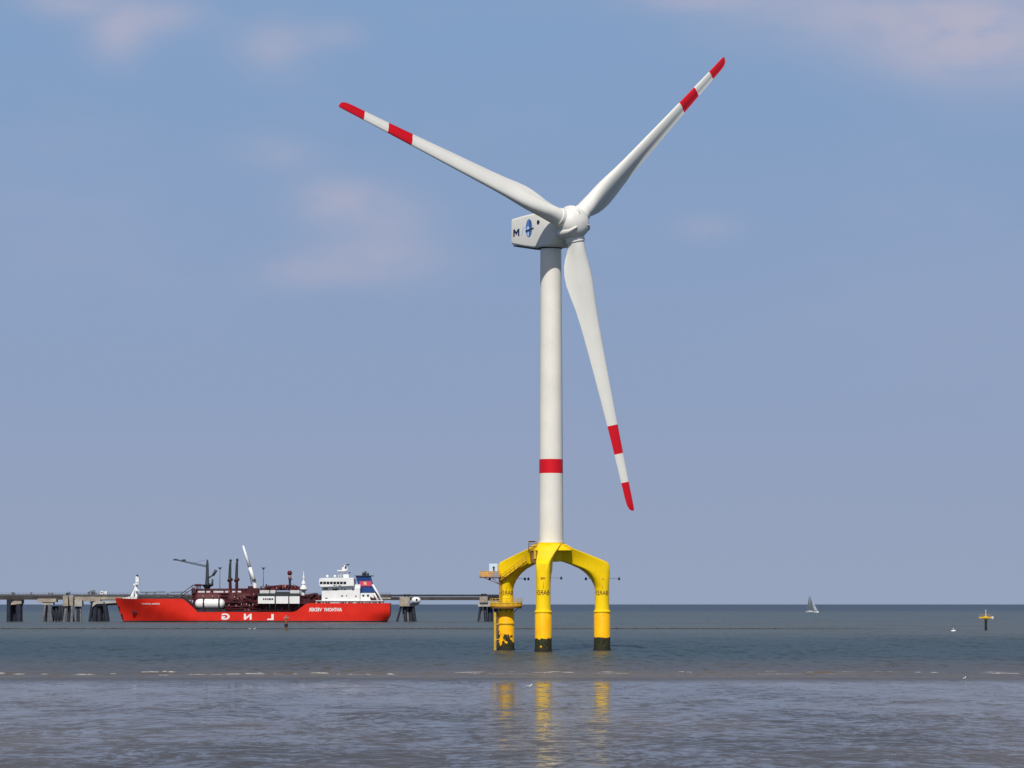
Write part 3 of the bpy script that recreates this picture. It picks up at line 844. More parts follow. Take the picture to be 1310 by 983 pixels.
for x0, x1 in ((290, 328), (248, 287), (392, 407)):
    mb = MB(); a, b = sh(x0, 766, 9), sh(x1, 766, 9); r = 4.6 if x1 - x0 > 30 else 3.2
    h = b.x - a.x
    mb.lathe((a.x, YS + 7, hz(767)), [(.1, 0), (r * .6, .4), (r * .9, 1.4), (r, 3), (r, h - 3), (r * .9, h - 1.4), (r * .6, h - .4), (.1, h)], 20, axis=(1, 0, 0))
    mb.build('cargo_tank', M['maroon_light'], ship)
# pipework, gangways and posts over the trunk
rnd = random.Random(11)
mb = MB()
for k, (py, dd) in enumerate(((754.6, 6), (756.2, 8), (759.6, 4.2), (762.8, 3.6), (771.0, 2.6), (776.5, 2.2), (779.5, 1.8))):
    a, b = sh(246 if py < 765 else 288, py, dd), sh(331 if py < 765 else 330, py - .6, dd)
    mb.tube(a, b, .26 + .1 * (k % 3), n=8)
for i in range(34):
    px = rnd.uniform(246, 332); dd = rnd.uniform(2, 8); yb = rnd.uniform(768, 781); h = rnd.uniform(4, 12)
    mb.tube(sh(px, yb, dd), sh(px + rnd.uniform(-.6, .6), yb - h, dd), rnd.uniform(.14, .34), n=6)
for i in range(20):
    px = rnd.uniform(289, 328); py = rnd.uniform(759, 780); dd = rnd.uniform(1.2, 2.6)
    mb.tube(sh(px, py, dd), sh(px + rnd.uniform(3, 9), py + rnd.uniform(-1.5, 1.5), dd), rnd.uniform(.16, .3), n=6)
mb.build('pipework', M['maroon_light'], ship)
mb = MB()
for i in range(16):
    px = 245 + i * 5.2 + rnd.uniform(-1, 1); mb.tube(sh(px, 760, 5), sh(px, 753.5, 5), .13, n=5)
for py in (753.6, 755): mb.tube(sh(245, py, 5), sh(329, py - .5, 5), .12, n=5)
for i in range(7):
    px = 246 + i * 1.7; mb.tube(sh(px, 762, 6), sh(px + rnd.uniform(-.5, .5), rnd.uniform(748, 752), 6), .2, n=5)
mb.tube(sh(230.5, 761, 6), sh(246, 749.5, 6), .2, n=5); mb.tube(sh(233, 762.5, 6), sh(248, 752.5, 6), .2, n=5); mb.tube(sh(246, 749, 6), sh(256.5, 748.6, 6), .25, n=5); sbox(mb, 249, 257, 747.4, 750.5, 5, 8)
mb.build('gangway', M['maroon'], ship)
for x0, x1 in ((253, 262), (264, 269), (273, 286), (288, 292), (297, 301), (304, 308.5)):
    mb = MB(); sbox(mb, x0, x1, 756.3, 758.4, 4.1, 4.45, bev=.1); mb.build('pale_pipe', M['offwhite'], ship)
for px in (302, 309, 315, 319, 323.5, 260, 272, 280):
    py = 774 + rnd.uniform(-1.5, 1.5) if px > 300 else 763.5
    mb = MB(); mb.tube(sh(px, py + 1.6, 1.2), sh(px, py - 1.6, 1.2), .24, n=6); mb.build('valve', M['pinkpipe'], ship)
# white deck tank
mb = MB(); a, b = sh(249.2, 772.6, 2), sh(287.6, 772.6, 2); r = 2.68; h = b.x - a.x
mb.lathe((a.x, YS + 3.2, a.z), [(.05, 0), (r * .5, .32), (r * .8, .95), (r * .96, 1.8), (r, 2.8), (r, h - 2.8), (r * .96, h - 1.8), (r * .8, h - .95), (r * .5, h - .32), (.05, h)], 28, axis=(1, 0, 0))
tk = mb.build('deck_tank', M['white'], ship)
for px in (260.6, 280.4):
    mb = MB(); c = sh(px, 772.6, 2)
    mb.lathe((c.x - .45, YS + 3.2, a.z), [(r - .05, 0), (r + .09, .0), (r + .09, .9), (r - .05, .9)], 28, axis=(1, 0, 0)); mb.box(c.x - .6, c.x + .6, YS + 1.2, YS + 5.2, zd, a.z - r * .7)
    mb.build('saddle', M['black'], tk)
# hose crane
mb = MB(); c = sh(265, 757, 8)
mb.lathe((c.x, YS + 8, 0), [(.9, hz(760)), (.9, hz(756)), (1.6, hz(752)), (3.0, hz(748.8)), (3.2, hz(748.0)), (1.2, hz(747.6)), (.95, hz(740)), (.7, hz(722)), (.4, hz(716))], 14)
hc = mb.build('hose_crane', M['steel'], ship)
mb = MB()
p, q = sh(265, 726, 8), sh(223.5, 716.4, 8)
for dy, dz in ((-.5, 0), (.5, 0), (0, .8)): mb.tube(p + Vector((0, dy, dz)), q + Vector((0, dy * .4, dz * .5)), .17, n=5)
for i in range(16):
    a, b = p.lerp(q, i / 16), p.lerp(q, (i + .5) / 16); mb.tube(a + Vector((0, -.5, 0)), b + Vector((0, 0, .75)), .09, n=4); mb.tube(b + Vector((0, 0, .75)), p.lerp(q, (i + 1) / 16) + Vector((0, -.5, 0)), .09, n=4)
sbox(mb, 221.5, 227, 715.5, 717.3, 7.6, 8.4); sbox(mb, 233, 237.5, 715.8, 718.6, 7.6, 8.4)
mb.tube(sh(265, 716, 8), sh(244, 721.3, 8), .07, n=4)
mb.build('boom', M['steel'], hc)
mb = MB()
mb.tube(sh(266, 740, 8), sh(272.5, 736, 8), .45, n=6); mb.tube(sh(272.5, 736.5, 8), sh(276.6, 729.5, 8), .7, .85, n=8); mb.tube(sh(271.6, 750, 8), sh(271.8, 741, 8), .55, n=8); mb.tube(sh(267, 749, 8), sh(272, 748, 8), .8, n=8)
mb.build('counter_arm', M['steel'], hc)
# white deck crane
mb = MB(); c = sh(326, 756, 5)
mb.lathe((c.x, YS + 6, 0), [(1.15, hz(762)), (1.15, hz(745)), (1.0, hz(742.5))], 14)
dc = mb.build('deck_crane', M['white'], ship)
mb = MB(); mb.tube(sh(325.2, 744, 6), sh(319.5, 726, 6), 1.05, .95, 8); mb.tube(sh(319.5, 726, 6), sh(311, 698.5, 6), .95, .5, 8)
mb.build('boom', M['white'], dc)
mb = MB(); sbox(mb, 323.8, 327.2, 741.3, 743, 3.8, 5); mb.tube(sh(322, 748, 4.6), sh(318.5, 731, 5), .2, n=6); mb.build('boom_hinge', M['steel'], dc)
mb = MB(); sbox(mb, 319.5, 331, 752.5, 761, 3.5, 9); sbox(mb, 317, 324, 750, 754, 5, 9); mb.build('crane_pedestal', M['maroon'], ship)
# compressor house: white containers under a maroon roof
for k, (x0, x1) in enumerate(((330, 351.3), (353, 368.8), (370.2, 383.2))):
    mb = MB(); sbox(mb, x0, x1, 763.2, 772.4, 1.0, 7.0, bev=.08)
    h = mb.build('container', M['white'], ship)
    mb = MB()
    if k == 0:
        for i, w in enumerate((1.5, 2.0, 1.3, 3.4, 2.2)):
            x = 336.3 + [0, 2.4, 5.1, 7.0, 11.0][i]; sbox(mb, x, x + w, 765.6, 767.8, .94, 1.0)
        mb.build('worn_lettering', M['lampgrey'], h)
    else:
        for i in range(4): sbox(mb, x0 + 1.5 + i * (x1 - x0 - 3) / 4, x0 + 1.7 + i * (x1 - x0 - 3) / 4, 764.5, 771.3, .95, 1.0)
        mb.build('rib', M['offwhite'], h)
for x0, x1 in ((332.6, 344.5), (345.6, 352.5), (371, 383)):
    mb = MB(); sbox(mb, x0, x1, 755.3, 759.6, 2.0, 8.0, bev=.06); mb.build('upper_house', M['offwhite'], ship)
mb = MB(); sbox(mb, 329.5, 383.4, 759.4, 763.2, 1.8, 8.0)
for i in range(30): x = 330 + i * 1.8; sbox(mb, x, x + .5, 758.6, 763, 1.5, 1.75)
sbox(mb, 352, 371, 757.2, 760, 1.9, 8); mb.build('grille', M['steel'], ship)
mb = MB(); xs_ = [(332, 755.4), (382, 755.2), (382.5, 751), (375, 749), (364, 748), (347, 749.6), (333, 752.8)]
mb.prism([(sh(x, y, 3).x, sh(x, y, 3).z) for x, y in xs_], YS + 3, YS + 17)
for i in range(12): mb.tube(sh(334 + i * 4, 752, 2.7), sh(336 + i * 4, 749.5, 2.7), .2, n=5)
mb.build('house_roof', M['maroon_light'], ship)
mb = MB()
for px in (345, 352.4, 369.6, 382.5): mb.tube(sh(px, 783.4, 1.2), sh(px, 772.4, 1.2), .18, n=6)
for px in (338, 358, 376): mb.tube(sh(px, 783, 3), sh(px + 6, 773, 3), .15, n=5)
mb.build('house_support', M['pile'], ship)
# vent mast with a red ball
mb = MB(); mb.tube(sh(370.8, 756, 9), sh(370.9, 735, 9), .8, .5, 8); sbox(mb, 368.6, 373.6, 740.8, 742, 7.4, 10.6)
vm = mb.build('vent_mast', M['steel'], ship)
mb = MB(); mb.ball(sh(370.6, 733.3, 9), 1.35, 12); mb.build('mast_ball', M['darkred'], vm)
mb = MB(); mb.tube(sh(370.8, 740.8, 9), sh(370.7, 735.4, 9), .95, .7, 8); mb.build('mast_collar', M['pinkpipe'], vm)
# white tapered mast of stacked cones
mb = MB(); c = sh(388.4, 750, 8)
mb.lathe((c.x, YS + 8, 0), [(1.2, hz(762)), (.9, hz(757)), (2.2, hz(754)), (2.2, hz(753)), (.7, hz(747.6)), (1.3, hz(746.8)), (.3, hz(742)), (.7, hz(738.6)), (.2, hz(735)), (.1, hz(730))], 12)
mb.build('signal_mast', M['white'], ship)
mb = MB(); sbox(mb, 386.8, 390, 754.8, 757, 6.4, 9); mb.build('mast_platform', M['steel'], ship)
mb = MB(); sbox(mb, 384, 409, 762, 773, 3, 18); sbox(mb, 400, 405.5, 759, 763, 3, 9)
for i in range(10): mb.tube(sh(385 + i * 2.2, 765, 2.6), sh(385.5 + i * 2.2, 760 + rnd.uniform(-1, 1.5), 2.6), .2, n=5)
mb.build('manifold', M['maroon'], ship)
# superstructure
mb = MB(); sbox(mb, 411.5, 460.5, 752, 772.4, 1.5, 20.5, bev=.1); sbox(mb, 411, 453, 748.4, 752, 1.2, 20.8, bev=.1)
acc = mb.build('accommodation', M['white'], ship)
def windows(parent, rects, d, name='window'):
    for x0, x1, y0, y1 in rects:
        mb = MB(); sbox(mb, x0, x1, y0, y1, d - .12, d + .05); mb.build(name, M['glass'], parent)
windows(acc, [(414.2, 416.6, 752.6, 754.6), (417.0, 419.2, 752.6, 754.4), (425.6, 428, 753.2, 755.4), (428.6, 431, 753.2, 755.6), (431.6, 433.2, 753.0, 755), (436.6, 438, 753, 754.6), (440.4, 442, 753.4, 755), (450.8, 452.4, 753.6, 755.6),
              (436.2, 439, 762, 763.2), (442.6, 444, 761.8, 763), (454.6, 456, 762, 764), (416, 419, 765, 766)], 1.5)
mb = MB()
p = [(408, 744), (408.4, 741), (410, 739.6), (451, 739.2), (452.4, 740.4), (452.6, 749.6), (411, 751), (408.6, 748.8)]
mb.prism([(sh(x, y, -.5).x, sh(x, y, -.5).z) for x, y in p], YS - .4, YS + 22.4)
br = mb.build('bridge', M['white'], ship)
windows(br, [(409.2 + i * 4.3, 409.2 + i * 4.3 + 3.5, 744.3, 747.5) for i in range(8)], -.4)
windows(br, [(426.6, 428.4, 748.6, 749.6), (429.2, 430.6, 748.6, 749.6), (433, 434.6, 748.8, 749.8), (435.4, 436.4, 748.8, 749.8)], -.4)
for k, (x0, x1) in enumerate(((405.5, 411), (412.5, 414.5), (416, 421.8), (435, 440.5), (441.2, 442.6), (445.2, 451), (456, 460.5), (461.4, 464.6), (466, 467.6), (469.4, 471), (472, 474), (477, 482), (484, 487))):
    mb = MB(); sbox(mb, x0, x1, 769.3, 771.6, .7, 1.2); mb.build('deck_opening', M['maroon'], ship)
mb = MB(); sbox(mb, 404, 490, 768.4, 769.2, .6, 21); sbox(mb, 461, 478.5, 759, 769, 2.5, 19.5, bev=.08); sbox(mb, 453, 461, 748, 753, 3, 19, bev=.08)
sbox(mb, 404, 489, 769.2, 772, 1.3, 20.7)
mb.build('aft_house', M['white'], ship)
mb = MB()
for (xa_, ya_, xb_, yb_) in ((476.5, 748, 490, 770.5), (478.3, 759, 484, 769)): mb.tube(sh(xa_, ya_, 2), sh(xb_, yb_, 2), .55, n=6)
mb.build('boat_ramp', M['white'], ship)
mb = MB(); mb.tube(sh(478, 758, 5), sh(484.5, 765.5, 5), 1.3, 1.3, 10); sbox(mb, 474, 484, 765, 768, 2, 6); mb.build('lifeboat', M['maroon_light'], ship)
windows(ship, [(463.5, 466, 761, 763.2), (469.5, 472, 761, 763.2), (473.5, 475.5, 764, 766)], 2.4, 'porthole')
# funnel
mb = MB()
rows = [(758.6, 460.8, 478.6), (750.3, 459.6, 476.9), (743.2, 456.4, 475.1), (737.2, 455.2, 473.6)]
rings = []
for y, x0, x1 in rows:
    z = hz(y); a, b = sh(x0, y, 6).x, sh(x1, y, 6).x
    rings.append([(a, YS + 6, z), (b, YS + 6, z), (b, YS + 16, z), (a, YS + 16, z)])
mb.loft(rings, smooth=False); fn = mb.build('funnel', M['funnel'], ship)
mb = MB()
a, b = sh(460.6, 746, 5.9).x, sh(475.3, 746, 5.9).x
mb.prism([(a, hz(750)), (b + .4, hz(750)), (b - .2, hz(743.6)), (a - .2, hz(743.6))], YS + 5.75, YS + 5.97)
bd = mb.build('funnel_band', M['funnelband'], fn)
mb = MB(); c = sh(467.2, 746.6, 5.9)
mb.prism([(c.x + 1.2 * math.cos(R(a)) * (1 if k % 2 else .55), c.z + 1.2 * math.sin(R(a)) * (1 if k % 2 else .55)) for k, a in enumerate(range(0, 360, 45))], YS + 5.6, YS + 5.75)
mb.build('emblem', M['emblem'], bd)
mb = MB(); sbox(mb, 454, 477, 736.4, 737.4, 5.4, 16.6)
for px, h in ((464.5, 732.4), (467.4, 731.0), (470.6, 733.2)): mb.tube(sh(px, 737, 10), sh(px + .3, h, 10), .6, n=8)
mb.build('exhaust_pipe', M['steel'], fn)
# radar mast
mb = MB()
for px in (432.6, 436, 440, 444.5):
    mb.tube(sh(px, 739.4, 10), sh(434 + (px - 432.6) * .62, 731, 10), .28, n=6)
for py in (735, 731): mb.tube(sh(432.8, py, 10), sh(443.5, py, 10), .3, n=6)
sbox(mb, 431.5, 442.5, 729.6, 730.8, 8, 12); mb.tube(sh(438, 730, 10), sh(443, 721.6, 10), .55, .35, 8); sbox(mb, 437.5, 444.6, 726, 730, 9, 11); sbox(mb, 439.5, 446, 735, 739.4, 8, 12)
rm = mb.build('radar_mast', M['white'], ship)
mb = MB(); sbox(mb, 441.6, 447, 722, 723.4, 9.6, 10.4); sbox(mb, 446, 448.4, 732.5, 733.8, 9.6, 10.4); sbox(mb, 441, 443.2, 724.6, 727.4, 8.6, 9.2); mb.build('radar_scanner', M['black'], rm)
for px in (418.8, 428.5):
    mb = MB(); mb.ball(sh(px, 737.4, 8), .75, 10); mb.tube(sh(px, 739.4, 8), sh(px, 738, 8), .3, n=6); mb.build('satellite_dome', M['white'], ship)

# ------------------------------------------------------------------ jetty
YJ = 1590.0
def jt(px, py, dy=0.0): return at(px, py, YJ + dy)
def jbox(mb, x0, x1, y0, y1, d0=0, d1=6, bev=0.0):
    a, b = jt(x0, y1, d0), jt(x1, y0, d0); mb.box(a.x, b.x, YJ + d0, YJ + d1, a.z, b.z, 0, bev)
jet = thing('jetty', 'long low jetty bridge of dark beams running behind the red tanker', 'jetty', (jt(200, 790).x, YJ + 3, 0))
mb = MB(); jbox(mb, -60, 81, 762.0, 767.4, 0, 9); jbox(mb, 94, 500, 762.0, 767.8, .4, 9); jbox(mb, 500, 640, 764.0, 768.0, .6, 7)
mb.build('deck_beam', M['deck'], jet)
for q in ((95, 160, 763.6, 767.2, .05, .35), (48, 72, 766, 770.6, -.3, 5.8), (96, 128, 767.2, 769.4, 0, 6), (300, 500, 764.2, 766.6, .1, .38)):
    mb = MB(); jbox(mb, *q); mb.build('edge_girder', M['concrete'], jet)
mb = MB()
for x0, x1, y in ((-60, 640, 761.2),):
    mb.tube(jt(x0, y, 1), jt(x1, y, 1), .28, n=6)
mb.tube(jt(490, 762.6, 1.6), jt(640, 762.6, 1.6), .3, n=6)
mb.build('pipeline', M['pile_grey'], jet)
mb = MB(); x = -58
rnd = random.Random(3)
for py in (758.6, 760): mb.tube(jt(-60, py, .6), jt(500, py, .6), .06, n=4)
while x < 500: mb.tube(jt(x, 762, .6), jt(x, 758.5, .6), .07, n=4); x += 4.6
for px in (15, 17, 39, 62, 66, 88, 113, 122, 187, 197, 214): mb.box(jt(px, 760).x - .5, jt(px, 760).x + .5, YJ + 1.5, YJ + 2.5, jt(px, 761.6).z, jt(px, 758.2 + rnd.uniform(-1, .8)).z)
for a, b in ((112, 122), (180, 212), (218, 240)): mb.tube(jt(a, 757.8, 2), jt(b, 757.4, 2), .25, n=5)
mb.build('jetty_railing', M['pile_grey'], jet)
def bent(cap, haunch, piles, mat='pile'):
    mb = MB(); x0, x1, y0, y1 = cap; jbox(mb, x0, x1, y0, y1, .2, 6)
    if haunch: mb.prism([(jt(x, y).x, jt(x, y).z) for x, y in haunch], YJ + .5, YJ + 6)
    mb.build('pile_cap', M['pile' if haunch else 'concrete_pale'], jet)
    for xa_, xb_, r, d in piles:
        mb = MB(); mb.tube(jt(xa_, y1 - .5, d), Vector((jt(xb_, 795, d).x, YJ + d, -4)), r, n=10); mb.build('pile', M[mat], jet)
bent((8.5, 28.5, 767.4, 771), [(8, 770), (29, 770), (26.5, 775.5), (11, 775.5)], [(11.5, 11.5, 1.25, 1), (16, 16, .9, 4.5), (19, 19, .8, 5), (24.3, 24.8, 1.9, 1.5)])
mb = MB(); c = [(14, 774), (28, 772.5), (27, 769), (18, 769), (14.5, 771.5)]; mb.prism([(jt(x, y).x, jt(x, y).z) for x, y in c], YJ - .4, YJ + .45); mb.build('haunch', M['concrete'], jet)
bent((54, 68, 770.6, 773.8), None, [(58, 54, .75, 1), (60, 58.5, .6, 4.5), (63, 67, 1.0, 1)], 'pile_grey')
mb = MB(); jbox(mb, 66.5, 82, 775.6, 794, 3.4, 4.6)
for xx in (68, 72, 76, 80): mb.tube(jt(xx, 776, 3.2), Vector((jt(xx, 790, 3.2).x, YJ + 3.2, -3)), .55, n=8)
mb.build('sheet_pile_wall', M['pile'], jet)
bent((116, 150, 768.6, 771), [(114, 770), (150, 769.6), (150, 774.2), (119, 776)], [(118.5, 113.6, .85, 1), (122.5, 120.5, 1.5, 2), (126, 128, 1.5, 3), (131, 134, .9, 5), (133.5, 138.8, 1.4, 1)])
mb = MB(); c = [(118, 777), (123, 773), (150, 771.5), (150, 769), (124, 769), (119, 771)]; mb.prism([(jt(x, y).x, jt(x, y).z) for x, y in c], YJ - .3, YJ + .45); mb.build('haunch', M['concrete_pale'], jet)
for px in (180, 235, 290, 345, 400, 455): bent((px - 9, px + 9, 768, 771), None, [(px - 5, px - 8, 1.1, 1), (px + 5, px + 8, 1.1, 1)])
mb = MB()
for x0, x1, y0, y1 in ((128.2, 132.4, 756.4, 761), (133.2, 137, 757, 761)): jbox(mb, x0, x1, y0, y1, 2, 4, bev=.2)
tag(mb.build('equipment_cabinet', M['white']), 'pair of small white cabinets on the jetty deck just ahead of the tanker bow', 'cabinet')
mb = MB(); jbox(mb, 129, 131, 757.2, 758.6, 1.9, 1.99); mb.build('grille', M['steel'], bpy.data.objects['equipment_cabinet'])
mb = MB()
jbox(mb, 116.5, 122.5, 758.2, 761.2, 2, 4); mb.tube(jt(115, 756.4, 3), jt(122, 755.8, 3), .2, n=5); mb.tube(jt(117, 758.4, 3), jt(119, 756.2, 3), .2, n=5)
tag(mb.build('loading_skid', M['steel']), 'low dark machinery frame on the jetty deck beside the white cabinets', 'machinery')

# mooring dolphins
def dolphin(label, base_px, parts):
    t = thing('mooring_dolphin', label, 'mooring dolphin', (jt(base_px, 790).x, YJ - 3, 0), 'concrete mooring dolphins along the jetty')
    for x0, x1, y0, y1, d0, d1, mt in parts['blocks']:
        mb = MB(); jbox(mb, x0, x1, y0, y1, d0, d1, bev=.12); mb.build('concrete_block', M[mt], t)
    for xa_, ya_, xb_, r, d, mt in parts['piles']:
        mb = MB(); mb.tube(jt(xa_, ya_, d), Vector((jt(xb_, 795, d).x, YJ + d - 2, -4)), r, n=10); mb.build('pile', M[mt], t)
    for px in parts['bollards']:
        mb = MB(); p = jt(px, parts['blocks'][0][2], (parts['blocks'][0][4] + parts['blocks'][0][5]) / 2)
        mb.lathe((p.x, p.y, p.z), [(.5, 0), (.45, .8), (.8, 1.1), (.8, 1.5), (.2, 1.6)], 10); mb.build('bollard', M['steel'], t)
    return t
dolphin('tan square concrete block on splayed piles at the jetty gap ahead of the tanker bow', 88, dict(
    blocks=[(80.2, 87.0, 762.2, 775.6, -9, -3, 'concrete'), (87.2, 93.6, 763, 775, -6.5, -1, 'concrete'), (95, 105, 767.6, 776, -4, 2, 'concrete_pale')],
    piles=[(85, 775, 81.5, .85, -7, 'pile_grey'), (89, 775, 87.4, .8, -5, 'pile'), (91, 775, 95.4, .8, -4, 'pile'), (92, 775, 93, .7, -6, 'pile_grey'), (97.5, 776, 97, .6, -2, 'pile_grey'), (100.5, 776, 100, .9, -2, 'pile'), (103, 776, 104.3, .6, -2, 'pile_grey')],
    bollards=[86]))
dolphin('grey concrete block on splayed piles just astern of the red tanker', 516, dict(
    blocks=[(511, 524.2, 764, 775.8, -9, -3, 'concrete')],
    piles=[(513.5, 775, 505.4, .6, -7, 'pile'), (518, 775, 519.4, .9, -6, 'pile'), (516, 775, 516, .5, -4, 'pile_grey'), (521, 775, 523, .6, -5, 'pile_grey'), (525, 774, 526.8, 1.25, -4, 'pile'), (528, 774, 532.6, .9, -6, 'pile')],
    bollards=[518, 522.6]))
dolphin('concrete block on splayed piles partly behind the turbine leg with the ladder', 622, dict(
    blocks=[(613.5, 624, 763.4, 771, -9, -3, 'concrete'), (611.5, 636, 770.6, 776.2, -8, 0, 'concrete_pale'), (624.2, 640, 763, 768.6, -6, 0, 'pile')],
    piles=[(614.5, 776, 610.6, .55, -7, 'pile'), (616.5, 776, 614.5, .5, -5, 'pile_grey'), (620.5, 776, 622, 1.0, -5, 'pile'), (627, 776, 627.5, 1.5, -3, 'pile'), (634, 776, 637, 1.2, -4, 'pile')],
    bollards=[617, 621]))
mb = MB(); a, b = jt(526.4, 768.2, -8), jt(538.2, 768.2, -8); h = b.x - a.x
mb.lathe((a.x, YJ - 6, a.z), [(.3, 0), (1.2, .3), (1.75, 1.2), (1.85, 2.2), (1.7, h - 1.2), (1.0, h - .3), (.1, h)], 18, axis=(1, 0, 0))
pod = thing('service_pod', 'small white rounded pod hung beside the concrete block astern of the tanker', 'pod', (a.x + h / 2, YJ - 6, jt(530, 774).z))
mb.build('shell', M['white'], pod)
mb = MB(); c = jt(533.0, 767.4, -8); mb.tube((c.x, YJ - 8.1, c.z), (c.x, YJ - 7.4, c.z), .55, n=12); mb.build('opening', M['black'], pod)
mb = MB(); mb.prism([(jt(x, y, -7).x, jt(x, y, -7).z) for x, y in ((525, 771.6), (537, 771), (535.6, 773.4), (529, 776.4), (525, 776.4))], YJ - 8, YJ - 4); mb.build('bracket', M['pile'], pod)

# jetty lamp posts and marine loading arms (stand on the jetty behind the ship)
def lamp(px, ytop, label):
    t = thing('lamp_post', label, 'lamp post', (jt(px, 762).x, YJ + 2, jt(px, 762).z), 'tall floodlight posts on the jetty')
    p = Vector((jt(px, 762).x, YJ + 2, jt(px, 762).z)); q = Vector((p.x, YJ + 2, jt(px, ytop).z))
    mb = MB(); mb.tube(p, q, .2, .12, 8); mb.build('post', M['steel'], t)
    mb = MB(); mb.box(q.x - 1.3, q.x + 1.3, q.y - .5, q.y + .5, q.z - .1, q.z + .12); mb.box(q.x - .6, q.x + .6, q.y - .5, q.y + .5, q.z - .9, q.z - .1); mb.build('lamp_head', M['lampgrey'], t)
lamp(280.7, 726.3, 'thin floodlight post rising between the dark crane and the two dark loading arms')
lamp(336.4, 726.5, 'thin floodlight post rising just beside the white crane boom of the tanker')
def loading_arm(px0, px1, yt_, label, dy):
    p = Vector((jt(px0, 762).x, YJ + dy, jt(px0, 764).z))
    t = thing('cargo_loader', label, 'cargo loader', p, 'upright loading arms on the jetty')
    mb = MB(); k = jt(px1, 742, dy); mb.tube(p, k, .95, .8, 10); mb.box(p.x - 1.6, p.x + 1.6, p.y - 1.6, p.y + 1.6, p.z, p.z + 1.2); mb.build('riser', M['maroon'], t)
    mb = MB(); e = jt(px1 + .5, yt_, dy); mb.tube(k, e, .68, .52, 10); mb.tube(k + Vector((-.9, -.4, 0)), e + Vector((-.6, -.4, -2)), .22, n=6); mb.lathe(e - Vector((0, 0, 1.2)), [(.5, 0), (.7, .3), (.7, 1.1), (.3, 1.5)], 10); mb.build('upright_pipe', M['steel'], t)
    mb = MB(); mb.tube(k + Vector((-1.4, -.3, -.6)), k + Vector((1.4, -.3, .4)), .8, n=8); mb.build('counterweight', M['maroon'], t)
loading_arm(294, 294.4, 716.3, 'dark upright loading arm nearer the crane mast', 3.5)
loading_arm(301.8, 303, 715.4, 'dark slightly leaning loading arm nearer the white crane boom', 3.5)

# ------------------------------------------------------------------ training wall, beacons, boat, birds
YG = ground(805.2)
mb = MB(); rnd = random.Random(21)
xa_, xb_ = (-60 - CX) / F * YG, (1195 - CX) / F * YG
nseg = 420; rings = []
for i in range(nseg + 1):
    t = i / nseg; x = xa_ + (xb_ - xa_) * t
    h = .26 + .18 * rnd.random() + (.25 * rnd.random() if rnd.random() < .10 else 0)
    h *= min(1, (1 - t) * 4 + .1)
    w = 1.6 + rnd.random(); y = YG + 2 * math.sin(t * 9) + rnd.uniform(-.2, .2) + 5 * t
    rings.append([(x, y - w, -.15), (x + rnd.uniform(-.1, .1), y - w * .4, h * .8), (x, y + .2, h), (x, y + w, -.15)])
mb.loft(rings, smooth=False, closed=False)
tag(mb.build('stone_breakwater', M['rock']), 'low dark stone training wall just breaking the water surface across the bay', 'breakwater')

YB = ground(807.0); p = lambda x, y: at(x, y, YB)
bc = thing('wooden_beacon', 'short dark wooden beacon post in the water in front of the red hull', 'beacon', (p(366, 807).x, YB, 0))
mb = MB(); mb.tube(p(366, 809), p(366, 791.5), .48, .42, 10); mb.build('post', M['rust'], bc)
mb = MB(); mb.tube(p(366, 802), p(366, 798.4), .62, .62, 10); mb.build('collar', M['pile'], bc)
mb = MB(); mb.tube(p(362.6, 790.4), p(370, 790.2), .16, n=6); mb.tube(p(366, 792), p(366, 787.4), .14, n=6); mb.tube(p(363, 790.4), p(366, 793), .12, n=6); mb.tube(p(369.4, 790.4), p(366, 793), .12, n=6); mb.build('topmark', M['concrete'], bc)

YR = ground(806.6); p = lambda x, y: at(x, y, YR)
bc = thing('yellow_beacon', 'yellow cross-shaped beacon on a black pile in the open water', 'beacon', (p(1261, 807).x, YR, 0))
mb = MB(); mb.tube(p(1261.2, 809), p(1261.2, 793), .5, .45, 12); mb.build('pile', M['black'], bc)
c = p(1261.2, 791)
mb = MB(); mb.box(p(1252, 791).x, p(1270.2, 791).x, YR - .7, YR + .7, p(1261, 791.2).z, p(1261, 789.4).z, bev=.1); mb.lathe(c, [(.5, -.7), (1.1, -.1), (1.1, .3), (.5, .8)], 12)
pl = mb.build('crossbar', M['beaconyellow'], bc)
mb = MB(); mb.box(p(1268.2, 791).x, p(1270.6, 791).x, YR - .75, YR + .75, p(1261, 792).z, p(1261, 788.6).z); mb.build('end_plate', M['offwhite'], pl)
mb = MB(); railing(mb, [(p(1253, 791).x, YR - .65, p(1261, 789.4).z), (p(1269.5, 791).x, YR - .65, p(1261, 789.4).z)], .8, .04, True, 1); mb.build('handrail', M['beaconyellow'], pl)
mb = MB(); mb.tube(p(1261.2, 790), p(1261.2, 781.4), .17, .12, 8); mb.ball(p(1261.2, 781.2), .25, 8); mb.build('lamp_pole', M['offwhite'], bc)

YF = ground(808.6); p = lambda x, y: at(x, y, YF)
mb = MB(); c = p(1220, 808.2)
mb.loft([[(c.x + x, YF + r * math.cos(q), .3 + zc + r * .8 * math.sin(q)) for q in [2 * math.pi * i / 12 for i in range(12)]] for x, r, zc in ((-1.0, .06, .1), (-.6, .3, 0), (0, .42, 0), (.5, .34, .05), (.85, .08, .2))])
fl = thing('small_float', 'tiny white float on the water near the yellow beacon', 'float', (c.x, YF, 0))
mb.build('body', M['white'], fl)
mb = MB(); mb.tube((c.x - .1, YF, .6), (c.x - .15, YF, 1.15), .12, n=8); mb.ball((c.x - .15, YF, 1.2), .2, 8); mb.build('top_knob', M['offwhite'], fl)

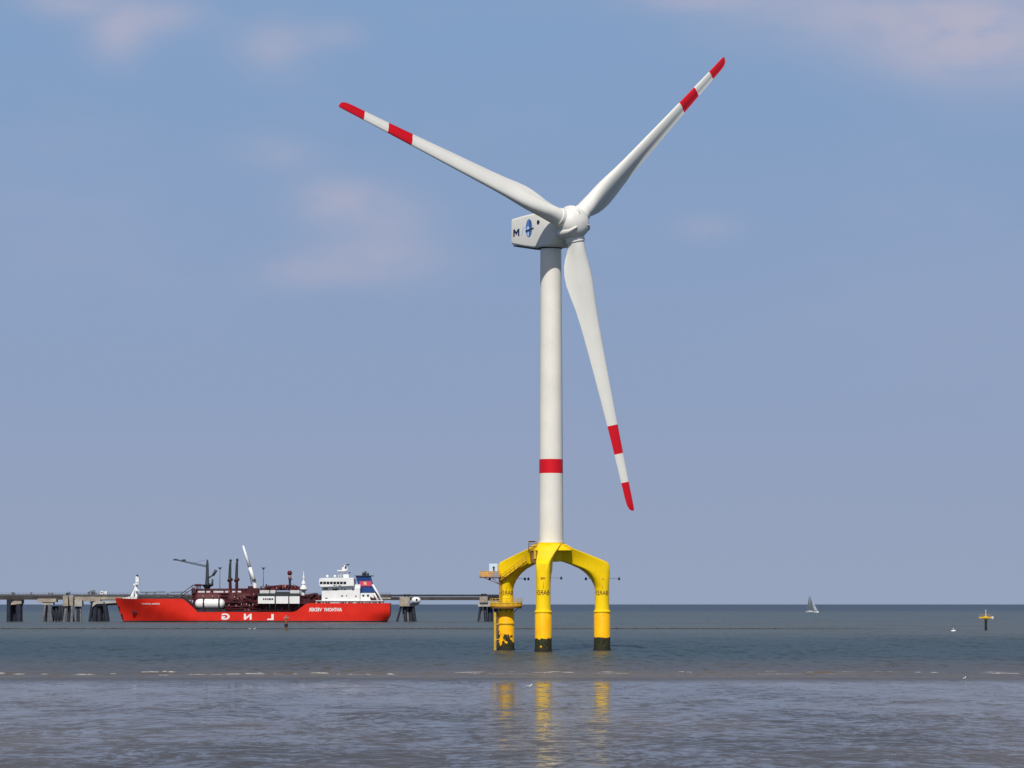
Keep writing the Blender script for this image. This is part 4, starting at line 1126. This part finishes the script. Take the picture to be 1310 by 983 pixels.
YW = ground(784.2); p = lambda x, y, dy=0: at(x, y, YW + dy)
sb = thing('sailing_yacht', 'white-hulled yacht under a grey mainsail far out near the horizon', 'sailing boat', (p(1038, 784).x, YW, 0))
rows = []
x0, x1 = p(1030.8, 783).x, p(1047.2, 783).x
for i in range(13):
    t = i / 12; x = x0 + (x1 - x0) * t; hbw = 1.9 * math.sin(math.pi * min(.98, .18 + .82 * t)) ** .8 * (1 if t < .97 else .2) ; top = 1.5 + .5 * t * t
    rows.append([(x - (.4 * (1 - t)), YW - hbw, top), (x, YW - hbw * .8, .5), (x, YW, -.6), (x, YW + hbw * .8, .5), (x - (.4 * (1 - t)), YW + hbw, top)])
mb = MB(); mb.loft(rows, closed=True); mb.build('hull', M['white'], sb)
mb = MB(); a = p(1035, 782); mb.box(a.x - .5, a.x + 4, YW - 1, YW + 1, 1.5, 2.2, bev=.2); mb.build('cabin', M['offwhite'], sb)
mb = MB(); mb.tube(p(1036.3, 782.5), p(1035.5, 759.4), .14, .08, 8); mb.tube(p(1036.2, 780.8), p(1031.6, 781.2), .1, n=6); mb.build('mast', M['offwhite'], sb)
def sail(name, pts, mat, bulge, y0):
    (ax, ay), (bx, by), (cx, cy) = pts; n = 10; mb = MB(); g = []
    for side_ in (0, .05):
        for i in range(n + 1):
            for j in range(n + 1):
                t = i / n; s = j / n
                l = (ax + (bx - ax) * t, ay + (by - ay) * t); r = (ax + (cx - ax) * t, ay + (cy - ay) * t)
                q = p(l[0] + (r[0] - l[0]) * s, l[1] + (r[1] - l[1]) * s)
                g.append((q.x, YW + y0 + side_ - bulge * math.sin(math.pi * s) * t, q.z))
    m = (n + 1) ** 2; f = []
    for i in range(n):
        for j in range(n):
            a = i * (n + 1) + j; f.append((a, a + 1, a + n + 2, a + n + 1)); f.append((m + a, m + a + n + 1, m + a + n + 2, m + a + 1))
    mb.add(g, f, 0, True); return mb.build(name, mat, sb)
sail('mainsail', [(1035.5, 759.8), (1032.2, 780.6), (1036.3, 780.4)], M['sail'], .6, .1)
sail('genoa', [(1035.9, 761.2), (1036.9, 780.8), (1041.4, 780.4)], M['sail'], .9, -.5)
sail('jib', [(1036.6, 764), (1041.6, 781), (1046, 781.4)], M['sail_pale'], .7, -.2)

# gulls standing about
def gull():
    t = thing('gull', 'x', 'bird', (0, 0, 0), 'gulls resting about the shore')
    mb = MB()
    prof = [(-.30, .02, .30), (-.2, .06, .29), (-.08, .10, .27), (.04, .11, .27), (.13, .085, .30), (.18, .06, .36), (.21, .055, .41), (.25, .058, .44), (.29, .04, .445), (.31, .015, .44)]
    mb.loft([[(x, r * .8 * math.cos(q), z + r * math.sin(q)) for q in [2 * math.pi * i / 10 for i in range(10)]] for x, r, z in prof])
    for sy in (-.035, .035): mb.tube((.02, sy, .2), (.03, sy, 0), .008, n=5)
    mb.build('body', M['gull'], t)
    for sg in (-1, 1):
        mb = MB(); mb.loft([[(x, sg * (.075 + w * .3 * math.cos(q)), z + w * math.sin(q)) for q in [2 * math.pi * i / 8 for i in range(8)]] for x, w, z in ((-.36, .01, .28), (-.2, .045, .30), (0, .065, .31), (.1, .03, .31))])
        mb.build('wing', M['gullgrey'], t)
    return t
g0 = gull()
spots = [(677, 882, 0, 1.2, 'gull standing on the wet mud just before the yellow reflection of the middle leg'), (1234, 872, 1, 1.2, 'lone gull on the mud edge below the yellow cross beacon')]
for i, (px, py, rz, s, lab) in enumerate(spots):
    o = g0 if i == 0 else copy_tree(g0)
    Y = ground(py); o.location = (at(px, py, Y).x, Y, .012); o.rotation_euler.z = rz; o.scale = (s, s, s); o['label'] = lab
for px, lab in ((319.4, 'swimming gull in front of the letter gap of the red hull, nearer the bow'), (325.4, 'swimming gull in front of the red hull, nearer the beacon post')):
    o = copy_tree(g0); Y = ground(805.8) - 6; o.location = (at(px, 805, Y).x, Y, -.18); o.scale = (1.9, 1.9, 1.9); o.rotation_euler.z = .4; o['label'] = lab

# ------------------------------------------------------------------ light and sky
SUN_EL = float(os.environ.get('T_EL', 48)); SUN_AZ = float(os.environ.get('T_AZ', -10))        # azimuth measured from straight behind the camera, + = to the right
d = Vector((math.sin(R(SUN_AZ)) * math.cos(R(SUN_EL)), -math.cos(R(SUN_AZ)) * math.cos(R(SUN_EL)), math.sin(R(SUN_EL))))
sun = bpy.data.lights.new('sun', 'SUN'); sun.energy = 4.0; sun.angle = R(.5); sun.color = (1, .95, .87)
so_ = bpy.data.objects.new('sun', sun); col.objects.link(so_)
so_.rotation_euler = d.to_track_quat('Z', 'Y').to_euler(); so_.location = (0, -50, 200)

w = bpy.data.worlds.new('World'); sc.world = w; w.use_nodes = True
nt = w.node_tree; bg = nt.nodes['Background']
sky = N(nt, 'ShaderNodeTexSky', sky_type='NISHITA', sun_disc=False, sun_elevation=R(SUN_EL), sun_rotation=R(180 - SUN_AZ), altitude=0, air_density=1.0, dust_density=1.2, ozone_density=1.6)
tc = nt.nodes.new('ShaderNodeTexCoord').outputs['Generated']
xyz = nt.nodes.new('ShaderNodeSeparateXYZ'); nt.links.new(tc, xyz.inputs[0])
skyc = sky.outputs[0]
# hazy summer air low over the sea: the clear-sky model is blended with a pale blue-grey veil below about 25 degrees
el = math_(nt, 'MULTIPLY', math_(nt, 'ARCSINE', xyz.outputs[2]), 180 / math.pi)
az = math_(nt, 'MULTIPLY', math_(nt, 'ARCTAN2', xyz.outputs[0], xyz.outputs[1]), 180 / math.pi)
veil = mix(nt, ramp(nt, el, -.5, 12.5), (2.92, 3.54, 5.12), (2.24, 3.47, 5.60))
veil = mix(nt, ramp(nt, el, 4.2, -.3), veil, (3.02, 3.66, 5.08))
dk = nt.nodes.new('ShaderNodeVectorMath'); dk.operation = 'SCALE'; nt.links.new(skyc, dk.inputs[0]); dk.inputs[3].default_value = .62   # deep clear zenith
skyc = mix(nt, ramp(nt, el, 30, 12), dk.outputs[0], veil)
# faint mauve summer clouds
cv = nt.nodes.new('ShaderNodeCombineXYZ'); nt.links.new(az, cv.inputs[0]); nt.links.new(el, cv.inputs[1])
nz = noise(nt, .9, 5, .55, cv.outputs[0], sc_=(.75, 1.5, 1))
nz2 = noise(nt, .22, 4, .55, cv.outputs[0], sc_=(.8, 1.8, 1))
def px2(px, py): return math.degrees(math.atan2((px - CX) / F, math.cos(PITCH) - (CY - py) / F * math.sin(PITCH))), math.degrees(PITCH + math.atan((CY - py) / F))
tot = None
for px, py, wx, wy, k in [(150, 52, 42, 36, .62), (205, 25, 60, 26, .5), (85, 8, 62, 24, .6), (352, 62, 52, 36, .52), (430, 45, 40, 20, .28), (432, 258, 62, 34, .55), (500, 280, 70, 40, .34), (480, 335, 95, 32, .50), (380, 350, 60, 24, .32), (355, 197, 55, 22, .36), (905, 292, 45, 20, .26),
                          (1120, 22, 190, 46, .68), (1280, 62, 130, 66, .70), (900, 2, 110, 16, .5), (1180, 80, 90, 34, .3), (1290, 400, 260, 120, .12), (60, 300, 200, 90, .12)]:
    a0, e0 = px2(px, py); dx = math.degrees(wx / F); dy = math.degrees(wy / F)
    q = math_(nt, 'ADD', math_(nt, 'POWER', math_(nt, 'DIVIDE', math_(nt, 'SUBTRACT', az, a0), dx), 2), math_(nt, 'POWER', math_(nt, 'DIVIDE', math_(nt, 'SUBTRACT', el, e0), dy), 2))
    q = math_(nt, 'MULTIPLY', math_(nt, 'EXPONENT', math_(nt, 'MULTIPLY', q, -1.1)), k)
    tot = q if tot is None else math_(nt, 'ADD', tot, q)
cm = math_(nt, 'MULTIPLY', tot, ramp(nt, nz, .02, .60), clamp=True)
cm = math_(nt, 'ADD', cm, math_(nt, 'MULTIPLY', ramp(nt, nz2, .5, .8), .10), clamp=True)
cm = math_(nt, 'MULTIPLY', cm, math_(nt, 'MULTIPLY', ramp(nt, el, 1.0, 5.0), ramp(nt, el, 60, 20)))
skyc = mix(nt, cm, skyc, (4.45, 4.40, 5.60))
nt.links.new(skyc, bg.inputs[0]); bg.inputs[1].default_value = .1

sc.view_settings.view_transform = 'Standard'; sc.view_settings.look = 'None'
sc.view_settings.exposure = 0; sc.view_settings.gamma = 1
sc.render.engine = 'CYCLES'
sc.cycles.max_bounces = 8
